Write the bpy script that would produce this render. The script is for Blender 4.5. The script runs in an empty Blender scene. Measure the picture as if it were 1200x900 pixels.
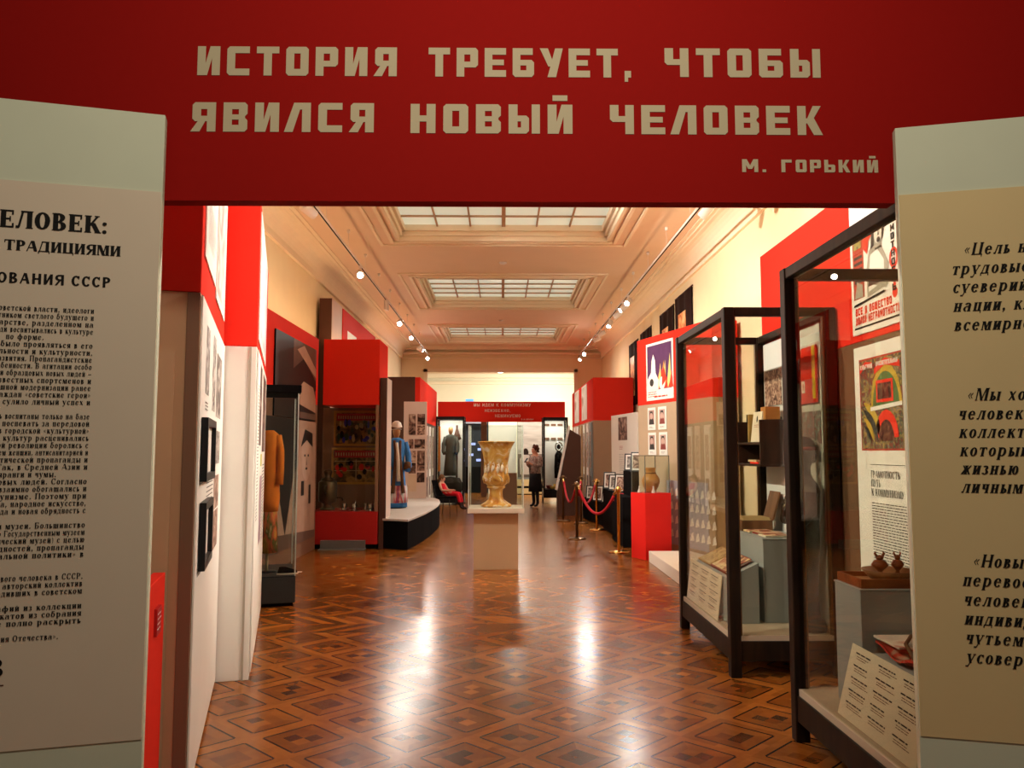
import bpy, bmesh, math, random
from mathutils import Vector, Matrix
S = bpy.context.scene
COL = S.collection
PI = math.pi
# ---------------------------------------------------------------- camera, world, lights, exposure
cam = bpy.data.cameras.new('camera'); cam.sensor_width = 36; cam.lens = 945 / 1200 * 36
cam.clip_start = .05; cam.clip_end = 200
co = bpy.data.objects.new('camera', cam); COL.objects.link(co)
co.location = (0, 0, 1.55)
co.rotation_euler = (PI / 2 + math.atan(78 / 945), 0, -math.atan(12 / math.hypot(945, 78)))
S.camera = co
w = bpy.data.worlds.new('world'); S.world = w; w.use_nodes = True
w.node_tree.nodes['Background'].inputs[0].default_value = (1, .90, .74, 1)
w.node_tree.nodes['Background'].inputs[1].default_value = .07
S.view_settings.view_transform = 'Standard'; S.view_settings.look = 'None'
S.view_settings.exposure = 0.0; S.view_settings.gamma = 1; S.view_settings.use_curve_mapping = False
S.cycles.transparent_max_bounces = 32
S.cycles.max_bounces = 8
S.cycles.use_denoising = True

def area(name, loc, rot, sx, sy, power, color):
    l = bpy.data.lights.new(name, 'AREA'); l.shape = 'RECTANGLE'; l.size = sx; l.size_y = sy
    l.energy = power; l.color = color
    o = bpy.data.objects.new(name, l); o.location = loc; o.rotation_euler = rot; COL.objects.link(o); return o
l = bpy.data.lights.new('entrance_hall_lamp', 'POINT'); l.energy = 150; l.color = (1, .90, .72); l.shadow_soft_size = .25
o = bpy.data.objects.new('entrance_hall_lamp', l); o.location = (.15, .9, 3.75); COL.objects.link(o)
for nm, x in (('stage_side_fill', -2.95), ('case_side_fill', 2.95)):      # added fill strips above the partition tops, brightening the ceiling
    area(nm, (x, 13.5, 3.42), (PI, 0, 0), .25, 19, 66, (1, .60, .31))
area('far_room_fill', (.8, 30.5, 4.85), (0, 0, 0), 4, 4, 160, (1, .93, .78))  # added fill panel without a fitting, brightens the second room from above
area('far_window_light', (3.6, 30.5, 3.0), (0, PI / 2, 0), 3, 6, 240, (1, .96, .88))
area('next_room_fill', (.3, 27.4, 4.6), (.62, 0, 0), 3.4, .5, 180, (1, .95, .84))  # added fill aimed at the white screen, no fitting there
area('far_wall_fill', (1.9, 33.2, 4.2), (PI / 2 - .25, 0, 0), 3.2, .5, 85, (1, .96, .86))  # added fill that whitens one half of the back wall

# ---------------------------------------------------------------- materials
MATS = {}
def nt(name):
    m = bpy.data.materials.new(name); m.use_nodes = True
    n = m.node_tree; b = n.nodes['Principled BSDF']
    return m, n, b
def col(c): return (c[0], c[1], c[2], 1)
def mat(name, c, rough=.6, var=.08, scale=6, metal=0, spec=.14, coat=0, emit=0, stretch=(1, 1, 1), bump=0):
    if name in MATS: return MATS[name]
    m, n, b = nt(name)
    tc = n.nodes.new('ShaderNodeTexCoord'); mp = n.nodes.new('ShaderNodeMapping'); mp.inputs['Scale'].default_value = stretch
    ns = n.nodes.new('ShaderNodeTexNoise'); ns.inputs['Scale'].default_value = scale; ns.inputs['Detail'].default_value = 4
    n.links.new(tc.outputs['Object'], mp.inputs[0]); n.links.new(mp.outputs[0], ns.inputs['Vector'])
    mx = n.nodes.new('ShaderNodeMix'); mx.data_type = 'RGBA'
    mx.inputs[6].default_value = col([max(0, x * (1 - var)) for x in c]); mx.inputs[7].default_value = col([min(1, x * (1 + var)) for x in c])
    n.links.new(ns.outputs[0], mx.inputs[0]); n.links.new(mx.outputs[2], b.inputs['Base Color'])
    b.inputs['Roughness'].default_value = rough; b.inputs['Metallic'].default_value = metal
    b.inputs['Specular IOR Level'].default_value = spec; b.inputs['Coat Weight'].default_value = coat
    if bump:
        bp = n.nodes.new('ShaderNodeBump'); bp.inputs['Strength'].default_value = bump; bp.inputs['Distance'].default_value = .01
        n.links.new(ns.outputs[0], bp.inputs['Height']); n.links.new(bp.outputs[0], b.inputs['Normal'])
    if emit:
        b.inputs['Emission Color'].default_value = col(c); b.inputs['Emission Strength'].default_value = emit
    MATS[name] = m; return m
def photo(name, stops, scale=6, detail=5, dist=1.0, seed=0, rough=.5, stretch=(1, 1, 1)):
    """printed picture: blotches of several ink colours"""
    if name in MATS: return MATS[name]
    m, n, b = nt(name)
    tc = n.nodes.new('ShaderNodeTexCoord'); mp = n.nodes.new('ShaderNodeMapping')
    mp.inputs['Location'].default_value = (seed * 3.7, seed * 1.3, seed * 2.1); mp.inputs['Scale'].default_value = stretch
    ns = n.nodes.new('ShaderNodeTexNoise'); ns.inputs['Scale'].default_value = scale; ns.inputs['Detail'].default_value = detail
    ns.inputs['Distortion'].default_value = dist
    rp = n.nodes.new('ShaderNodeValToRGB'); e = rp.color_ramp.elements
    k = len(stops)
    for i, c in enumerate(stops):
        p = .30 + .40 * i / max(1, k - 1)
        if i < 2: e[i].position = p; e[i].color = col(c)
        else:
            q = e.new(p); q.color = col(c)
    n.links.new(tc.outputs['Object'], mp.inputs[0]); n.links.new(mp.outputs[0], ns.inputs['Vector'])
    n.links.new(ns.outputs[0], rp.inputs[0]); n.links.new(rp.outputs[0], b.inputs['Base Color'])
    b.inputs['Roughness'].default_value = rough; b.inputs['Specular IOR Level'].default_value = .12
    MATS[name] = m; return m
def glass_mat(name, tint=(.93, .96, .94), refl=1.0):
    if name in MATS: return MATS[name]
    m = bpy.data.materials.new(name); m.use_nodes = True; n = m.node_tree; n.nodes.clear()
    o = n.nodes.new('ShaderNodeOutputMaterial'); t = n.nodes.new('ShaderNodeBsdfTransparent'); g = n.nodes.new('ShaderNodeBsdfGlossy')
    t.inputs[0].default_value = col(tint); g.inputs['Roughness'].default_value = .0; g.inputs[0].default_value = (.95, .97, .95, 1)
    lw = n.nodes.new('ShaderNodeLayerWeight'); lw.inputs[0].default_value = .5
    p = n.nodes.new('ShaderNodeMath'); p.operation = 'POWER'; p.inputs[1].default_value = 5
    ma = n.nodes.new('ShaderNodeMath'); ma.operation = 'MULTIPLY_ADD'; ma.inputs[1].default_value = .45 * refl; ma.inputs[2].default_value = .022 * refl
    mx = n.nodes.new('ShaderNodeMixShader')
    n.links.new(lw.outputs['Facing'], p.inputs[0]); n.links.new(p.outputs[0], ma.inputs[0]); n.links.new(ma.outputs[0], mx.inputs[0])
    n.links.new(t.outputs[0], mx.inputs[1]); n.links.new(g.outputs[0], mx.inputs[2]); n.links.new(mx.outputs[0], o.inputs[0])
    MATS[name] = m; return m
def wood(name, c1, c2, scale=8, stretch=(1, 1, 8), rough=.4, coat=0):
    if name in MATS: return MATS[name]
    m, n, b = nt(name)
    tc = n.nodes.new('ShaderNodeTexCoord'); mp = n.nodes.new('ShaderNodeMapping'); mp.inputs['Scale'].default_value = (8 / stretch[0], 8 / stretch[1], 8 / stretch[2])
    ns = n.nodes.new('ShaderNodeTexNoise'); ns.inputs['Scale'].default_value = scale / 4; ns.inputs['Detail'].default_value = 6; ns.inputs['Distortion'].default_value = .6
    rp = n.nodes.new('ShaderNodeValToRGB'); rp.color_ramp.elements[0].position = .35; rp.color_ramp.elements[1].position = .65
    rp.color_ramp.elements[0].color = col(c1); rp.color_ramp.elements[1].color = col(c2)
    n.links.new(tc.outputs['Object'], mp.inputs[0]); n.links.new(mp.outputs[0], ns.inputs['Vector'])
    n.links.new(ns.outputs[0], rp.inputs[0]); n.links.new(rp.outputs[0], b.inputs['Base Color'])
    b.inputs['Roughness'].default_value = rough; b.inputs['Coat Weight'].default_value = coat; b.inputs['Specular IOR Level'].default_value = .16
    MATS[name] = m; return m

RED = mat('red_paint', (.74, .032, .017), .85, .04, 30, spec=.06)
REDDARK = mat('deep_red_paint', (.42, .018, .016), .55, .06, 20)
CREAM = mat('cream_wall_paint', (.82, .71, .47), .8, .05, 3)
CREAM2 = mat('pale_cream_wall_paint', (.82, .78, .62), .8, .04, 3)
CEILM = mat('ceiling_plaster', (.80, .64, .48), .85, .04, 2)
MOULD = mat('moulding_plaster', (.86, .76, .58), .8, .04, 5)
BEIGE = mat('beige_board', (.46, .33, .21), .7, .06, 4)
WHITE = mat('white_board', (.80, .76, .68), .65, .04, 3)
PAPER = mat('paper', (.78, .74, .66), .7, .04, 10)
GREENGREY = mat('grey_green_paint', (.66, .68, .52), .75, .05, 4)
SHEETL = mat('greyish_beige_print', (.74, .61, .47), .6, .03, 5)
SHEETR = mat('yellowish_beige_print', (.74, .56, .29), .6, .03, 5)
INK = mat('black_ink', (.012, .011, .010), .6, .1)
LETTER = mat('pale_grey_beige_letters', (.55, .46, .30), .6, .03)
LETTER2 = mat('white_letters', (.85, .80, .72), .6, .03)
BLACK = mat('black_lacquer', (.012, .011, .011), .35, .1)
BLACKM = mat('matt_black', (.006, .005, .005), 1.0, .1, spec=.03)
CHAR = mat('dark_grey_base', (.035, .037, .036), .6, .1)
BROWN = mat('brown_board', (.22, .11, .065), .6, .06, 5)
BROWND = mat('dark_brown_board', (.085, .038, .025), .6, .08, 5)
MAUVE = mat('pinkish_board', (.62, .47, .40), .65, .05, 5)
GREY = mat('grey_painted_board', (.25, .27, .265), .6, .05, 6)
GREYM = mat('grey_metal', (.20, .215, .21), .4, .06, 10, metal=.4)
CASEW = wood('dark_stained_wood', (.007, .0035, .0016), (.020, .009, .0035), 8, (1, 1, 8), .5, 0)
GLASS = glass_mat('clear_glass')
GLASSG = glass_mat('smoky_case_glass', (.88, .88, .83), 1.0)
EDGEG = mat('glass_edge', (.55, .60, .56), .25, .05)
METAL = mat('white_enamel_metal', (.78, .74, .70), .35, .05)
BRASS = mat('polished_brass', (.72, .42, .13), .22, .1, 9, metal=1)
BRASSD = mat('tarnished_brass', (.16, .085, .035), .35, .15, 9, metal=.8)
ROPE = mat('dark_red_velvet', (.36, .012, .018), .8, .2, 60)
SKIN = mat('skin', (.62, .33, .22), .5, .08, 12)
FABW = mat('linen_cloth', (.72, .66, .55), .85, .1, 20)

# parquet --------------------------------------------------------
def floor_mat():
    m, n, b = nt('parquet')
    L = n.links.new
    def M(op, a, b_=None, c=None):
        x = n.nodes.new('ShaderNodeMath'); x.operation = op
        for i, v in enumerate((a, b_, c)):
            if v is None: continue
            if isinstance(v, (int, float)): x.inputs[i].default_value = v
            else: L(v, x.inputs[i])
        return x.outputs[0]
    tc = n.nodes.new('ShaderNodeTexCoord'); sp = n.nodes.new('ShaderNodeSeparateXYZ'); L(tc.outputs['Object'], sp.inputs[0])
    X, Y = sp.outputs[0], sp.outputs[1]
    P = .4137
    def comb(a, b_, c=0):
        x = n.nodes.new('ShaderNodeCombineXYZ')
        for i, v in enumerate((a, b_, c)):
            if isinstance(v, (int, float)): x.inputs[i].default_value = v
            else: L(v, x.inputs[i])
        return x.outputs[0]
    def rnd(v):
        x = n.nodes.new('ShaderNodeTexWhiteNoise'); x.noise_dimensions = '3D'; L(v, x.inputs['Vector']); return x.outputs[0]
    # diagonal tile coordinates, a tile centre sits at (-1.072, 5.105)
    xr, yr = M('ADD', X, 1.072), M('SUBTRACT', Y, 5.105)
    u = M('ADD', M('DIVIDE', M('MULTIPLY', M('ADD', xr, yr), .70711), P), .5)
    v = M('ADD', M('DIVIDE', M('MULTIPLY', M('SUBTRACT', yr, xr), .70711), P), .5)
    iu, iv = M('FLOOR', u), M('FLOOR', v)
    fu, fv = M('MULTIPLY', M('SUBTRACT', M('SUBTRACT', u, iu), .5), P), M('MULTIPLY', M('SUBTRACT', M('SUBTRACT', v, iv), .5), P)
    au, av = M('ABSOLUTE', fu), M('ABSOLUTE', fv)
    mxx = M('MAXIMUM', au, av); mnn = M('MINIMUM', au, av)
    inner = M('LESS_THAN', mxx, .150)
    core = M('LESS_THAN', mxx, .078)
    # dark inlay lines bordering every square and the light strips
    line = M('MULTIPLY', M('LESS_THAN', M('ABSOLUTE', M('SUBTRACT', mxx, .1540)), .0062), M('LESS_THAN', mnn, .150))
    # plank id : core quads / ring planks / strips
    qu, qv = M('SIGN', fu), M('SIGN', fv)
    side = M('GREATER_THAN', au, av)
    idc = rnd(comb(M('ADD', iu, M('MULTIPLY', qu, .21)), M('ADD', iv, M('MULTIPLY', qv, .21)), 1.3))
    chk = M('GREATER_THAN', M('MULTIPLY', fu, fv), 0)
    idr = rnd(comb(M('ADD', iu, M('MULTIPLY', M('MULTIPLY', qu, side), .3)), M('ADD', iv, M('MULTIPLY', M('MULTIPLY', qv, M('SUBTRACT', 1, side)), .3)), 4.1))
    ids = rnd(comb(M('ADD', iu, M('MULTIPLY', qu, .37)), M('ADD', iv, M('MULTIPLY', qv, .37)), 7.7))
    tile = rnd(comb(iu, iv, 9.2))
    tone_core = M('ADD', M('MULTIPLY', idc, .55), M('MULTIPLY', chk, M('SUBTRACT', M('MULTIPLY', tile, .9), .3)))
    tone_ring = M('ADD', .40, M('MULTIPLY', idr, .26))
    tone_strip = M('ADD', .56, M('MULTIPLY', ids, .24))
    def mixv(f, a, b_): return M('ADD', M('MULTIPLY', a, M('SUBTRACT', 1, f)), M('MULTIPLY', b_, f))
    tone = mixv(inner, tone_strip, mixv(core, tone_ring, tone_core))
    # herringbone belt crossing the hall
    belt = M('MULTIPLY', M('GREATER_THAN', Y, 7.06), M('LESS_THAN', Y, 7.76))
    half = M('GREATER_THAN', Y, 7.41)
    sk = M('ADD', X, M('MULTIPLY', M('ABSOLUTE', M('SUBTRACT', Y, 7.41)), 1.0))
    hb = M('DIVIDE', sk, .115); ih = M('FLOOR', hb)
    hf = M('ABSOLUTE', M('SUBTRACT', M('SUBTRACT', hb, ih), .5))
    tone_b = M('ADD', .28, M('MULTIPLY', rnd(comb(ih, half, 2.2)), .75))
    line_b = M('MAXIMUM', M('GREATER_THAN', hf, .475), M('MAXIMUM', M('LESS_THAN', M('ABSOLUTE', M('SUBTRACT', Y, 7.08)), .012), M('LESS_THAN', M('ABSOLUTE', M('SUBTRACT', Y, 7.74)), .012)))
    tone = mixv(belt, tone, tone_b)
    line = mixv(belt, line, M('MULTIPLY', line_b, .45))
    gr = n.nodes.new('ShaderNodeTexNoise'); gr.inputs['Scale'].default_value = 9; gr.inputs['Detail'].default_value = 6; gr.inputs['Distortion'].default_value = .8
    L(tc.outputs['Object'], gr.inputs['Vector'])
    tone = M('ADD', tone, M('MULTIPLY', M('SUBTRACT', gr.outputs[0], .5), .42))
    rp = n.nodes.new('ShaderNodeValToRGB'); e = rp.color_ramp.elements
    e[0].position = .0; e[0].color = (.055, .013, .0022, 1); e[1].position = 1; e[1].color = (.46, .165, .024, 1)
    q = e.new(.5); q.color = (.235, .072, .010, 1)
    L(tone, rp.inputs[0])
    mx = n.nodes.new('ShaderNodeMix'); mx.data_type = 'RGBA'; mx.inputs[7].default_value = (.020, .005, .002, 1)
    L(line, mx.inputs[0]); L(rp.outputs[0], mx.inputs[6]); L(mx.outputs[2], b.inputs['Base Color'])
    n2 = n.nodes.new('ShaderNodeTexNoise'); n2.inputs['Scale'].default_value = 2.2; n2.inputs['Detail'].default_value = 5
    L(tc.outputs['Object'], n2.inputs['Vector'])
    L(M('ADD', .15, M('MULTIPLY', n2.outputs[0], .14)), b.inputs['Roughness'])
    b.inputs['Specular IOR Level'].default_value = .30
    bp = n.nodes.new('ShaderNodeBump'); bp.inputs['Strength'].default_value = .06; bp.inputs['Distance'].default_value = .004
    n3 = n.nodes.new('ShaderNodeTexNoise'); n3.inputs['Scale'].default_value = 5; n3.inputs['Detail'].default_value = 3
    L(tc.outputs['Object'], n3.inputs['Vector']); L(M('SUBTRACT', n3.outputs[0], M('MULTIPLY', line, .25)), bp.inputs['Height']); L(bp.outputs[0], b.inputs['Normal'])
    return m
PARQUET = floor_mat()

# ---------------------------------------------------------------- mesh helpers
class MB:
    def __init__(s): s.v = []; s.f = []; s.mi = []; s.sm = []; s.mats = []
    def slot(s, m):
        if m not in s.mats: s.mats.append(m)
        return s.mats.index(m)
    def add(s, vs, fs, m, smooth=False, M=None):
        o = len(s.v); k = s.slot(m)
        s.v += [tuple(M @ Vector(p)) if M is not None else tuple(p) for p in vs]
        for f in fs: s.f.append([i + o for i in f]); s.mi.append(k); s.sm.append(smooth)
        return s
    def box(s, x0, x1, y0, y1, z0, z1, m, M=None):
        if x0 > x1: x0, x1 = x1, x0
        if y0 > y1: y0, y1 = y1, y0
        if z0 > z1: z0, z1 = z1, z0
        v = [(x0, y0, z0), (x1, y0, z0), (x1, y1, z0), (x0, y1, z0), (x0, y0, z1), (x1, y0, z1), (x1, y1, z1), (x0, y1, z1)]
        return s.add(v, [(3, 2, 1, 0), (4, 5, 6, 7), (0, 1, 5, 4), (1, 2, 6, 5), (2, 3, 7, 6), (3, 0, 4, 7)], m, M=M)
    def prism(s, poly, z0, z1, m, M=None):
        a = sum(poly[i][0] * poly[(i + 1) % len(poly)][1] - poly[(i + 1) % len(poly)][0] * poly[i][1] for i in range(len(poly)))
        if a < 0: poly = poly[::-1]
        n = len(poly)
        v = [(x, y, z0) for x, y in poly] + [(x, y, z1) for x, y in poly]
        f = [tuple(range(n))[::-1], tuple(range(n, 2 * n))] + [(i, (i + 1) % n, n + (i + 1) % n, n + i) for i in range(n)]
        return s.add(v, f, m, M=M)
    def loft(s, secs, m, n=20, smooth=True, caps=True, M=None):
        """secs: (z, cx, cy, rx, ry)"""
        v = []
        for z, cx, cy, rx, ry in secs:
            for k in range(n):
                a = 2 * PI * k / n; v.append((cx + rx * math.cos(a), cy + ry * math.sin(a), z))
        f = []
        for i in range(len(secs) - 1):
            for k in range(n): f.append((i * n + k, i * n + (k + 1) % n, (i + 1) * n + (k + 1) % n, (i + 1) * n + k))
        if caps: f += [tuple(range(n))[::-1], tuple(range((len(secs) - 1) * n, len(secs) * n))]
        return s.add(v, f, m, smooth, M)
    def lathe(s, prof, m, n=28, c=(0, 0), M=None, smooth=True):
        return s.loft([(z, c[0], c[1], r, r) for r, z in prof], m, n, smooth, True, M)
    def tube(s, pts, r, m, n=10, caps=True, smooth=True):
        pts = [Vector(p) for p in pts]; rs = r if isinstance(r, (list, tuple)) else [r] * len(pts)
        v = []; up = None
        for i, p in enumerate(pts):
            t = (pts[min(i + 1, len(pts) - 1)] - pts[max(i - 1, 0)]).normalized()
            if up is None: up = Vector((0, 0, 1)) if abs(t.z) < .9 else Vector((1, 0, 0))
            a = t.cross(up).normalized(); b = a.cross(t).normalized(); up = b
            for k in range(n):
                q = 2 * PI * k / n; v.append(p + (a * math.cos(q) + b * math.sin(q)) * rs[i])
        f = []
        for i in range(len(pts) - 1):
            for k in range(n): f.append((i * n + k, (i + 1) * n + k, (i + 1) * n + (k + 1) % n, i * n + (k + 1) % n))
        if caps: f += [tuple(range(n)), tuple(range((len(pts) - 1) * n, len(pts) * n))[::-1]]
        return s.add(v, f, m, smooth)
    def ball(s, c, rx, ry, rz, m, n=16, k=10, M=None):
        secs = [(c[2] - rz * math.cos(PI * i / k), c[0], c[1], max(1e-4, rx * math.sin(PI * i / k)), max(1e-4, ry * math.sin(PI * i / k))) for i in range(k + 1)]
        return s.loft(secs, m, n, True, True, M)
    # flat print work on a board: local plane x = u, z = v, front faces -y
    def pol(s, pts, m, lay=1, y=0):
        return s.add([(u, y - .0012 * lay, v) for u, v in pts], [tuple(range(len(pts)))], m)
    def rec(s, u0, v0, u1, v1, m, lay=1, y=0): return s.pol([(u0, v0), (u1, v0), (u1, v1), (u0, v1)], m, lay, y)
    def ell(s, u, v, ru, rv, m, lay=1, n=18, y=0, a0=0, a1=2 * PI):
        return s.pol([(u + ru * math.cos(a0 + (a1 - a0) * k / n), v + rv * math.sin(a0 + (a1 - a0) * k / n)) for k in range(n + (0 if abs(a1 - a0 - 2 * PI) < 1e-6 else 1))], m, lay, y)
    def build(s, name, parent=None, bev=0, loc=None, rotz=0):
        me = bpy.data.meshes.new(name); me.from_pydata(s.v, [], s.f)
        for m in s.mats: me.materials.append(m)
        me.polygons.foreach_set('material_index', s.mi); me.polygons.foreach_set('use_smooth', s.sm); me.update()
        o = bpy.data.objects.new(name, me); COL.objects.link(o)
        if parent is not None: o.parent = parent
        if loc is not None: o.location = loc
        o.rotation_euler.z = rotz
        if bev:
            b = o.modifiers.new('bevel', 'BEVEL'); b.width = bev; b.segments = 2; b.limit_method = 'ANGLE'
        return o

def tag(o, label=None, cat=None, group=None, kind=None):
    if label: o['label'] = label
    if cat: o['category'] = cat
    if group: o['group'] = group
    if kind: o['kind'] = kind
    return o
def thing(name, label, cat, loc=(0, 0, 0), deg=0, group=None):
    o = bpy.data.objects.new(name, None); COL.objects.link(o); o.location = loc; o.rotation_euler.z = math.radians(deg); o.empty_display_size = .1
    return tag(o, label, cat, group)
def struct(o): o['kind'] = 'structure'; return o

# ---------------------------------------------------------------- lettering
def ring(cx, cy, rx, ry, T, t, a0=0, a1=360, n=None):
    n = n or max(4, int(abs(a1 - a0) / 24)); P = []
    for k in range(n):
        a, b = math.radians(a0 + (a1 - a0) * k / n), math.radians(a0 + (a1 - a0) * (k + 1) / n)
        P.append([(cx + rx * math.cos(a), cy + ry * math.sin(a)), (cx + rx * math.cos(b), cy + ry * math.sin(b)),
                  (cx + (rx - T) * math.cos(b), cy + (ry - t) * math.sin(b)), (cx + (rx - T) * math.cos(a), cy + (ry - t) * math.sin(a))])
    return P
def glyph(ch, T=.2, t=.065, s=.05):
    """bold book lettering, cap height 1; s = serif overhang (0 gives sans)"""
    low = ch.islower(); h = .70 if low else 1.0; c = ch.upper()
    P = []; k = .72 if low else 1.0
    st = .05 if s else 0
    def R(x0, y0, x1, y1): P.append([(x0, y0), (x1, y0), (x1, y1), (x0, y1)])
    def V(x, y0=0, y1=None, b=1, tp=1, w=None):
        y1 = h if y1 is None else y1; w = w or T
        R(x, y0, x + w, y1)
        if s:
            if b: R(x - s, y0, x + w + s, y0 + st)
            if tp: R(x - s, y1 - st, x + w + s, y1)
    def Hb(x0, x1, y, w=None): w = w or t; R(x0, y, x1, y + w)
    def D(x0, y0, x1, y1, w): P.append([(x0, y0), (x0 + w, y0), (x1 + w, y1), (x1, y1)])
    if low and c in 'АЕРУБФ':
        if c == 'А':
            V(.34, 0, .52, 1, 0); P.extend(ring(.20, .20, .20, .20, T * .9, t, 80, 290)); Hb(.18, .36, .36); P.extend(ring(.29, .50, .25, .20, T, t, 0, 160)); return P, .62
        if c == 'Е':
            P.extend(ring(.27, .35, .27, .35, T, t, 20, 325)); Hb(.12, .50, .36); return P, .58
        if c == 'Р':
            V(.04, -.28, .70, 1, 1); P.extend(ring(.30, .35, .28, .35, T, t, -130, 130)); return P, .64
        if c == 'У':
            D(.22, 0, .0, .70, T); D(.12, -.28, .46, .70, t); R(.0, -.28, .16, -.18); Hb(-.04, .24, .65); Hb(.38, .58, .65); return P, .58
        if c == 'Б':
            P.extend(ring(.28, .33, .28, .33, T, t)); D(.02, .35, .12, .85, T * .8); Hb(.1, .5, .85, .12); return P, .62
        if c == 'Ф':
            V(.33, -.28, .95, 1, 1); P.extend(ring(.42, .35, .40, .35, T, t)); return P, .88
    W = .72 * k
    if c == 'А': D(W + .04 - T, 0, .30 * k, h, T); D(.0, 0, .30 * k, h, t); Hb(.14, W - .12, .3 * h); w = W + .08
    elif c == 'Б': V(.04); Hb(.04, .6 * k, h - t, t); R(.52 * k, h * .75, .6 * k, h); P.extend(ring(.30 * k, .29 * h, .34 * k, .29 * h, T, t, -90, 90)); Hb(.1, .32 * k, .58 * h - t); Hb(.1, .32 * k, 0); w = .70 * k
    elif c == 'В': V(.04); P.extend(ring(.32 * k, .76 * h, .28 * k, .24 * h, T, t, -90, 90)); P.extend(ring(.33 * k, .27 * h, .33 * k, .27 * h, T, t, -90, 90)); Hb(.1, .34 * k, h - t); Hb(.1, .34 * k, .51 * h - t / 2); Hb(.1, .34 * k, 0); w = .72 * k
    elif c == 'Г': V(.04); Hb(.04, .6 * k, h - t); R(.52 * k, h * .72, .6 * k, h); w = .64 * k
    elif c == 'Д': V(W - T, t, h, 0, 1); D(.04, t, .22 * k, h, t); Hb(-.02, W + .06, 0, t); Hb(.2 * k, W, h - t); R(-.02, -.16, .06, 0); R(W, -.16, W + .06, 0); w = W + .10
    elif c == 'Е': V(.04); Hb(.04, .62 * k, h - t); Hb(.04, .5 * k, .5 * h - t / 2); Hb(.04, .64 * k, 0); R(.54 * k, h * .74, .62 * k, h); R(.56 * k, 0, .64 * k, h * .26); R(.44 * k, .36 * h, .5 * k, .64 * h); w = .70 * k
    elif c == 'Ж':
        V(.46 * k - T / 2); D(0, 0, .40 * k - T / 2, .55 * h, T * .8); D(.92 * k - T * .7, 0, .46 * k, .55 * h, T * .8); D(.32 * k, .5 * h, .04, h, T * .6); D(.5 * k, .5 * h, .8 * k, h, T * .6); w = .98 * k
    elif c == 'З': P.extend(ring(.24 * k, .75 * h, .30 * k, .25 * h, T, t, -90, 150)); P.extend(ring(.24 * k, .27 * h, .34 * k, .27 * h, T, t, -155, 90)); w = .62 * k
    elif c in 'ИЙ':
        V(.04); V(W - T); D(.04 + T - t, .08 * h, W - T - t * .2, h * .92, t * 1.3)
        if c == 'Й': P.extend(ring(W / 2, h + .22, .17 * k, .15, t, t, 190, 350))
        w = W + .06
    elif c == 'К': V(.04); D(.2 * k, .42 * h, .56 * k, h, t * 1.3); D(.60 * k - T * .3, 0, .26 * k, .58 * h, T); Hb(.46 * k, .70 * k, h - st if s else h - t, st or t); Hb(.48 * k, .80 * k, 0, st or t); w = .78 * k
    elif c == 'Л': V(W - T); D(.06, .05, .24 * k, h, t * 1.2); Hb(.2 * k, W, h - t); R(-.02, 0, .14, .14 * h); w = W + .06
    elif c == 'М': V(.04, w=t * 1.2); V(W + .14 - T); D(.38 * k, 0, .06, h, T); D(.40 * k, 0, W + .10 - T, h, t); w = W + .20
    elif c == 'Н': V(.04); V(W - T); Hb(.1, W - .1, .5 * h - t / 2); w = W + .06
    elif c == 'О': P.extend(ring(.36 * k, h / 2, .36 * k, h / 2, T, t)); w = .76 * k
    elif c == 'П': V(.04); V(W - T); Hb(.1, W - .1, h - t); w = W + .06
    elif c == 'Р': V(.04); P.extend(ring(.32 * k, .72 * h, .32 * k, .28 * h, T, t, -90, 90)); Hb(.1, .34 * k, h - t); Hb(.1, .34 * k, .44 * h); w = .68 * k
    elif c == 'С': P.extend(ring(.36 * k, h / 2, .36 * k, h / 2, T, t, 40, 320)); R(.54 * k, .68 * h, .62 * k, .98 * h); w = .70 * k
    elif c == 'Т': V(W / 2 - T / 2, tp=0); Hb(0, W, h - t); R(0, .74 * h, .07, h); R(W - .07, .74 * h, W, h); w = W + .04
    elif c == 'У': D(.30 * k, .26 * h, .0, h, T); D(.2 * k, 0, .60 * k, h, t * 1.2); R(.06 * k, 0, .3 * k, .13 * h); w = .72 * k
    elif c == 'Ф': V(.40 * k - T / 2 + .04); P.extend(ring(.44 * k, .5 * h, .44 * k, .34 * h, T, t)); w = .92 * k
    elif c == 'Х': D(W - T, 0, .0, h, T); D(0.02, 0, W - t * 2, h, t * 1.3); w = W + .02
    elif c == 'Ц': V(.04); V(W - T); Hb(.04, W + .06, 0); R(W, -.16, W + .06, .04); w = W + .09
    elif c == 'Ч': V(W - T - .04); V(.04, .5 * h, h, 0, 1); Hb(.1, W - .1, .42 * h); R(.04, .45 * h, .04 + T, .6 * h); w = W + .02
    elif c in 'ШЩ':
        V(.04); V(.42 * k); V(.80 * k); Hb(.04, .96 * k, 0)
        if c == 'Щ': R(.80 * k + T, -.16, .86 * k + T, .04)
        w = .82 * k + T + .06
    elif c in 'ЫЬ':
        V(.04); P.extend(ring(.30 * k, .28 * h, .32 * k, .28 * h, T, t, -90, 90)); Hb(.1, .32 * k, .56 * h - t); Hb(.1, .32 * k, 0); w = .66 * k
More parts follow.
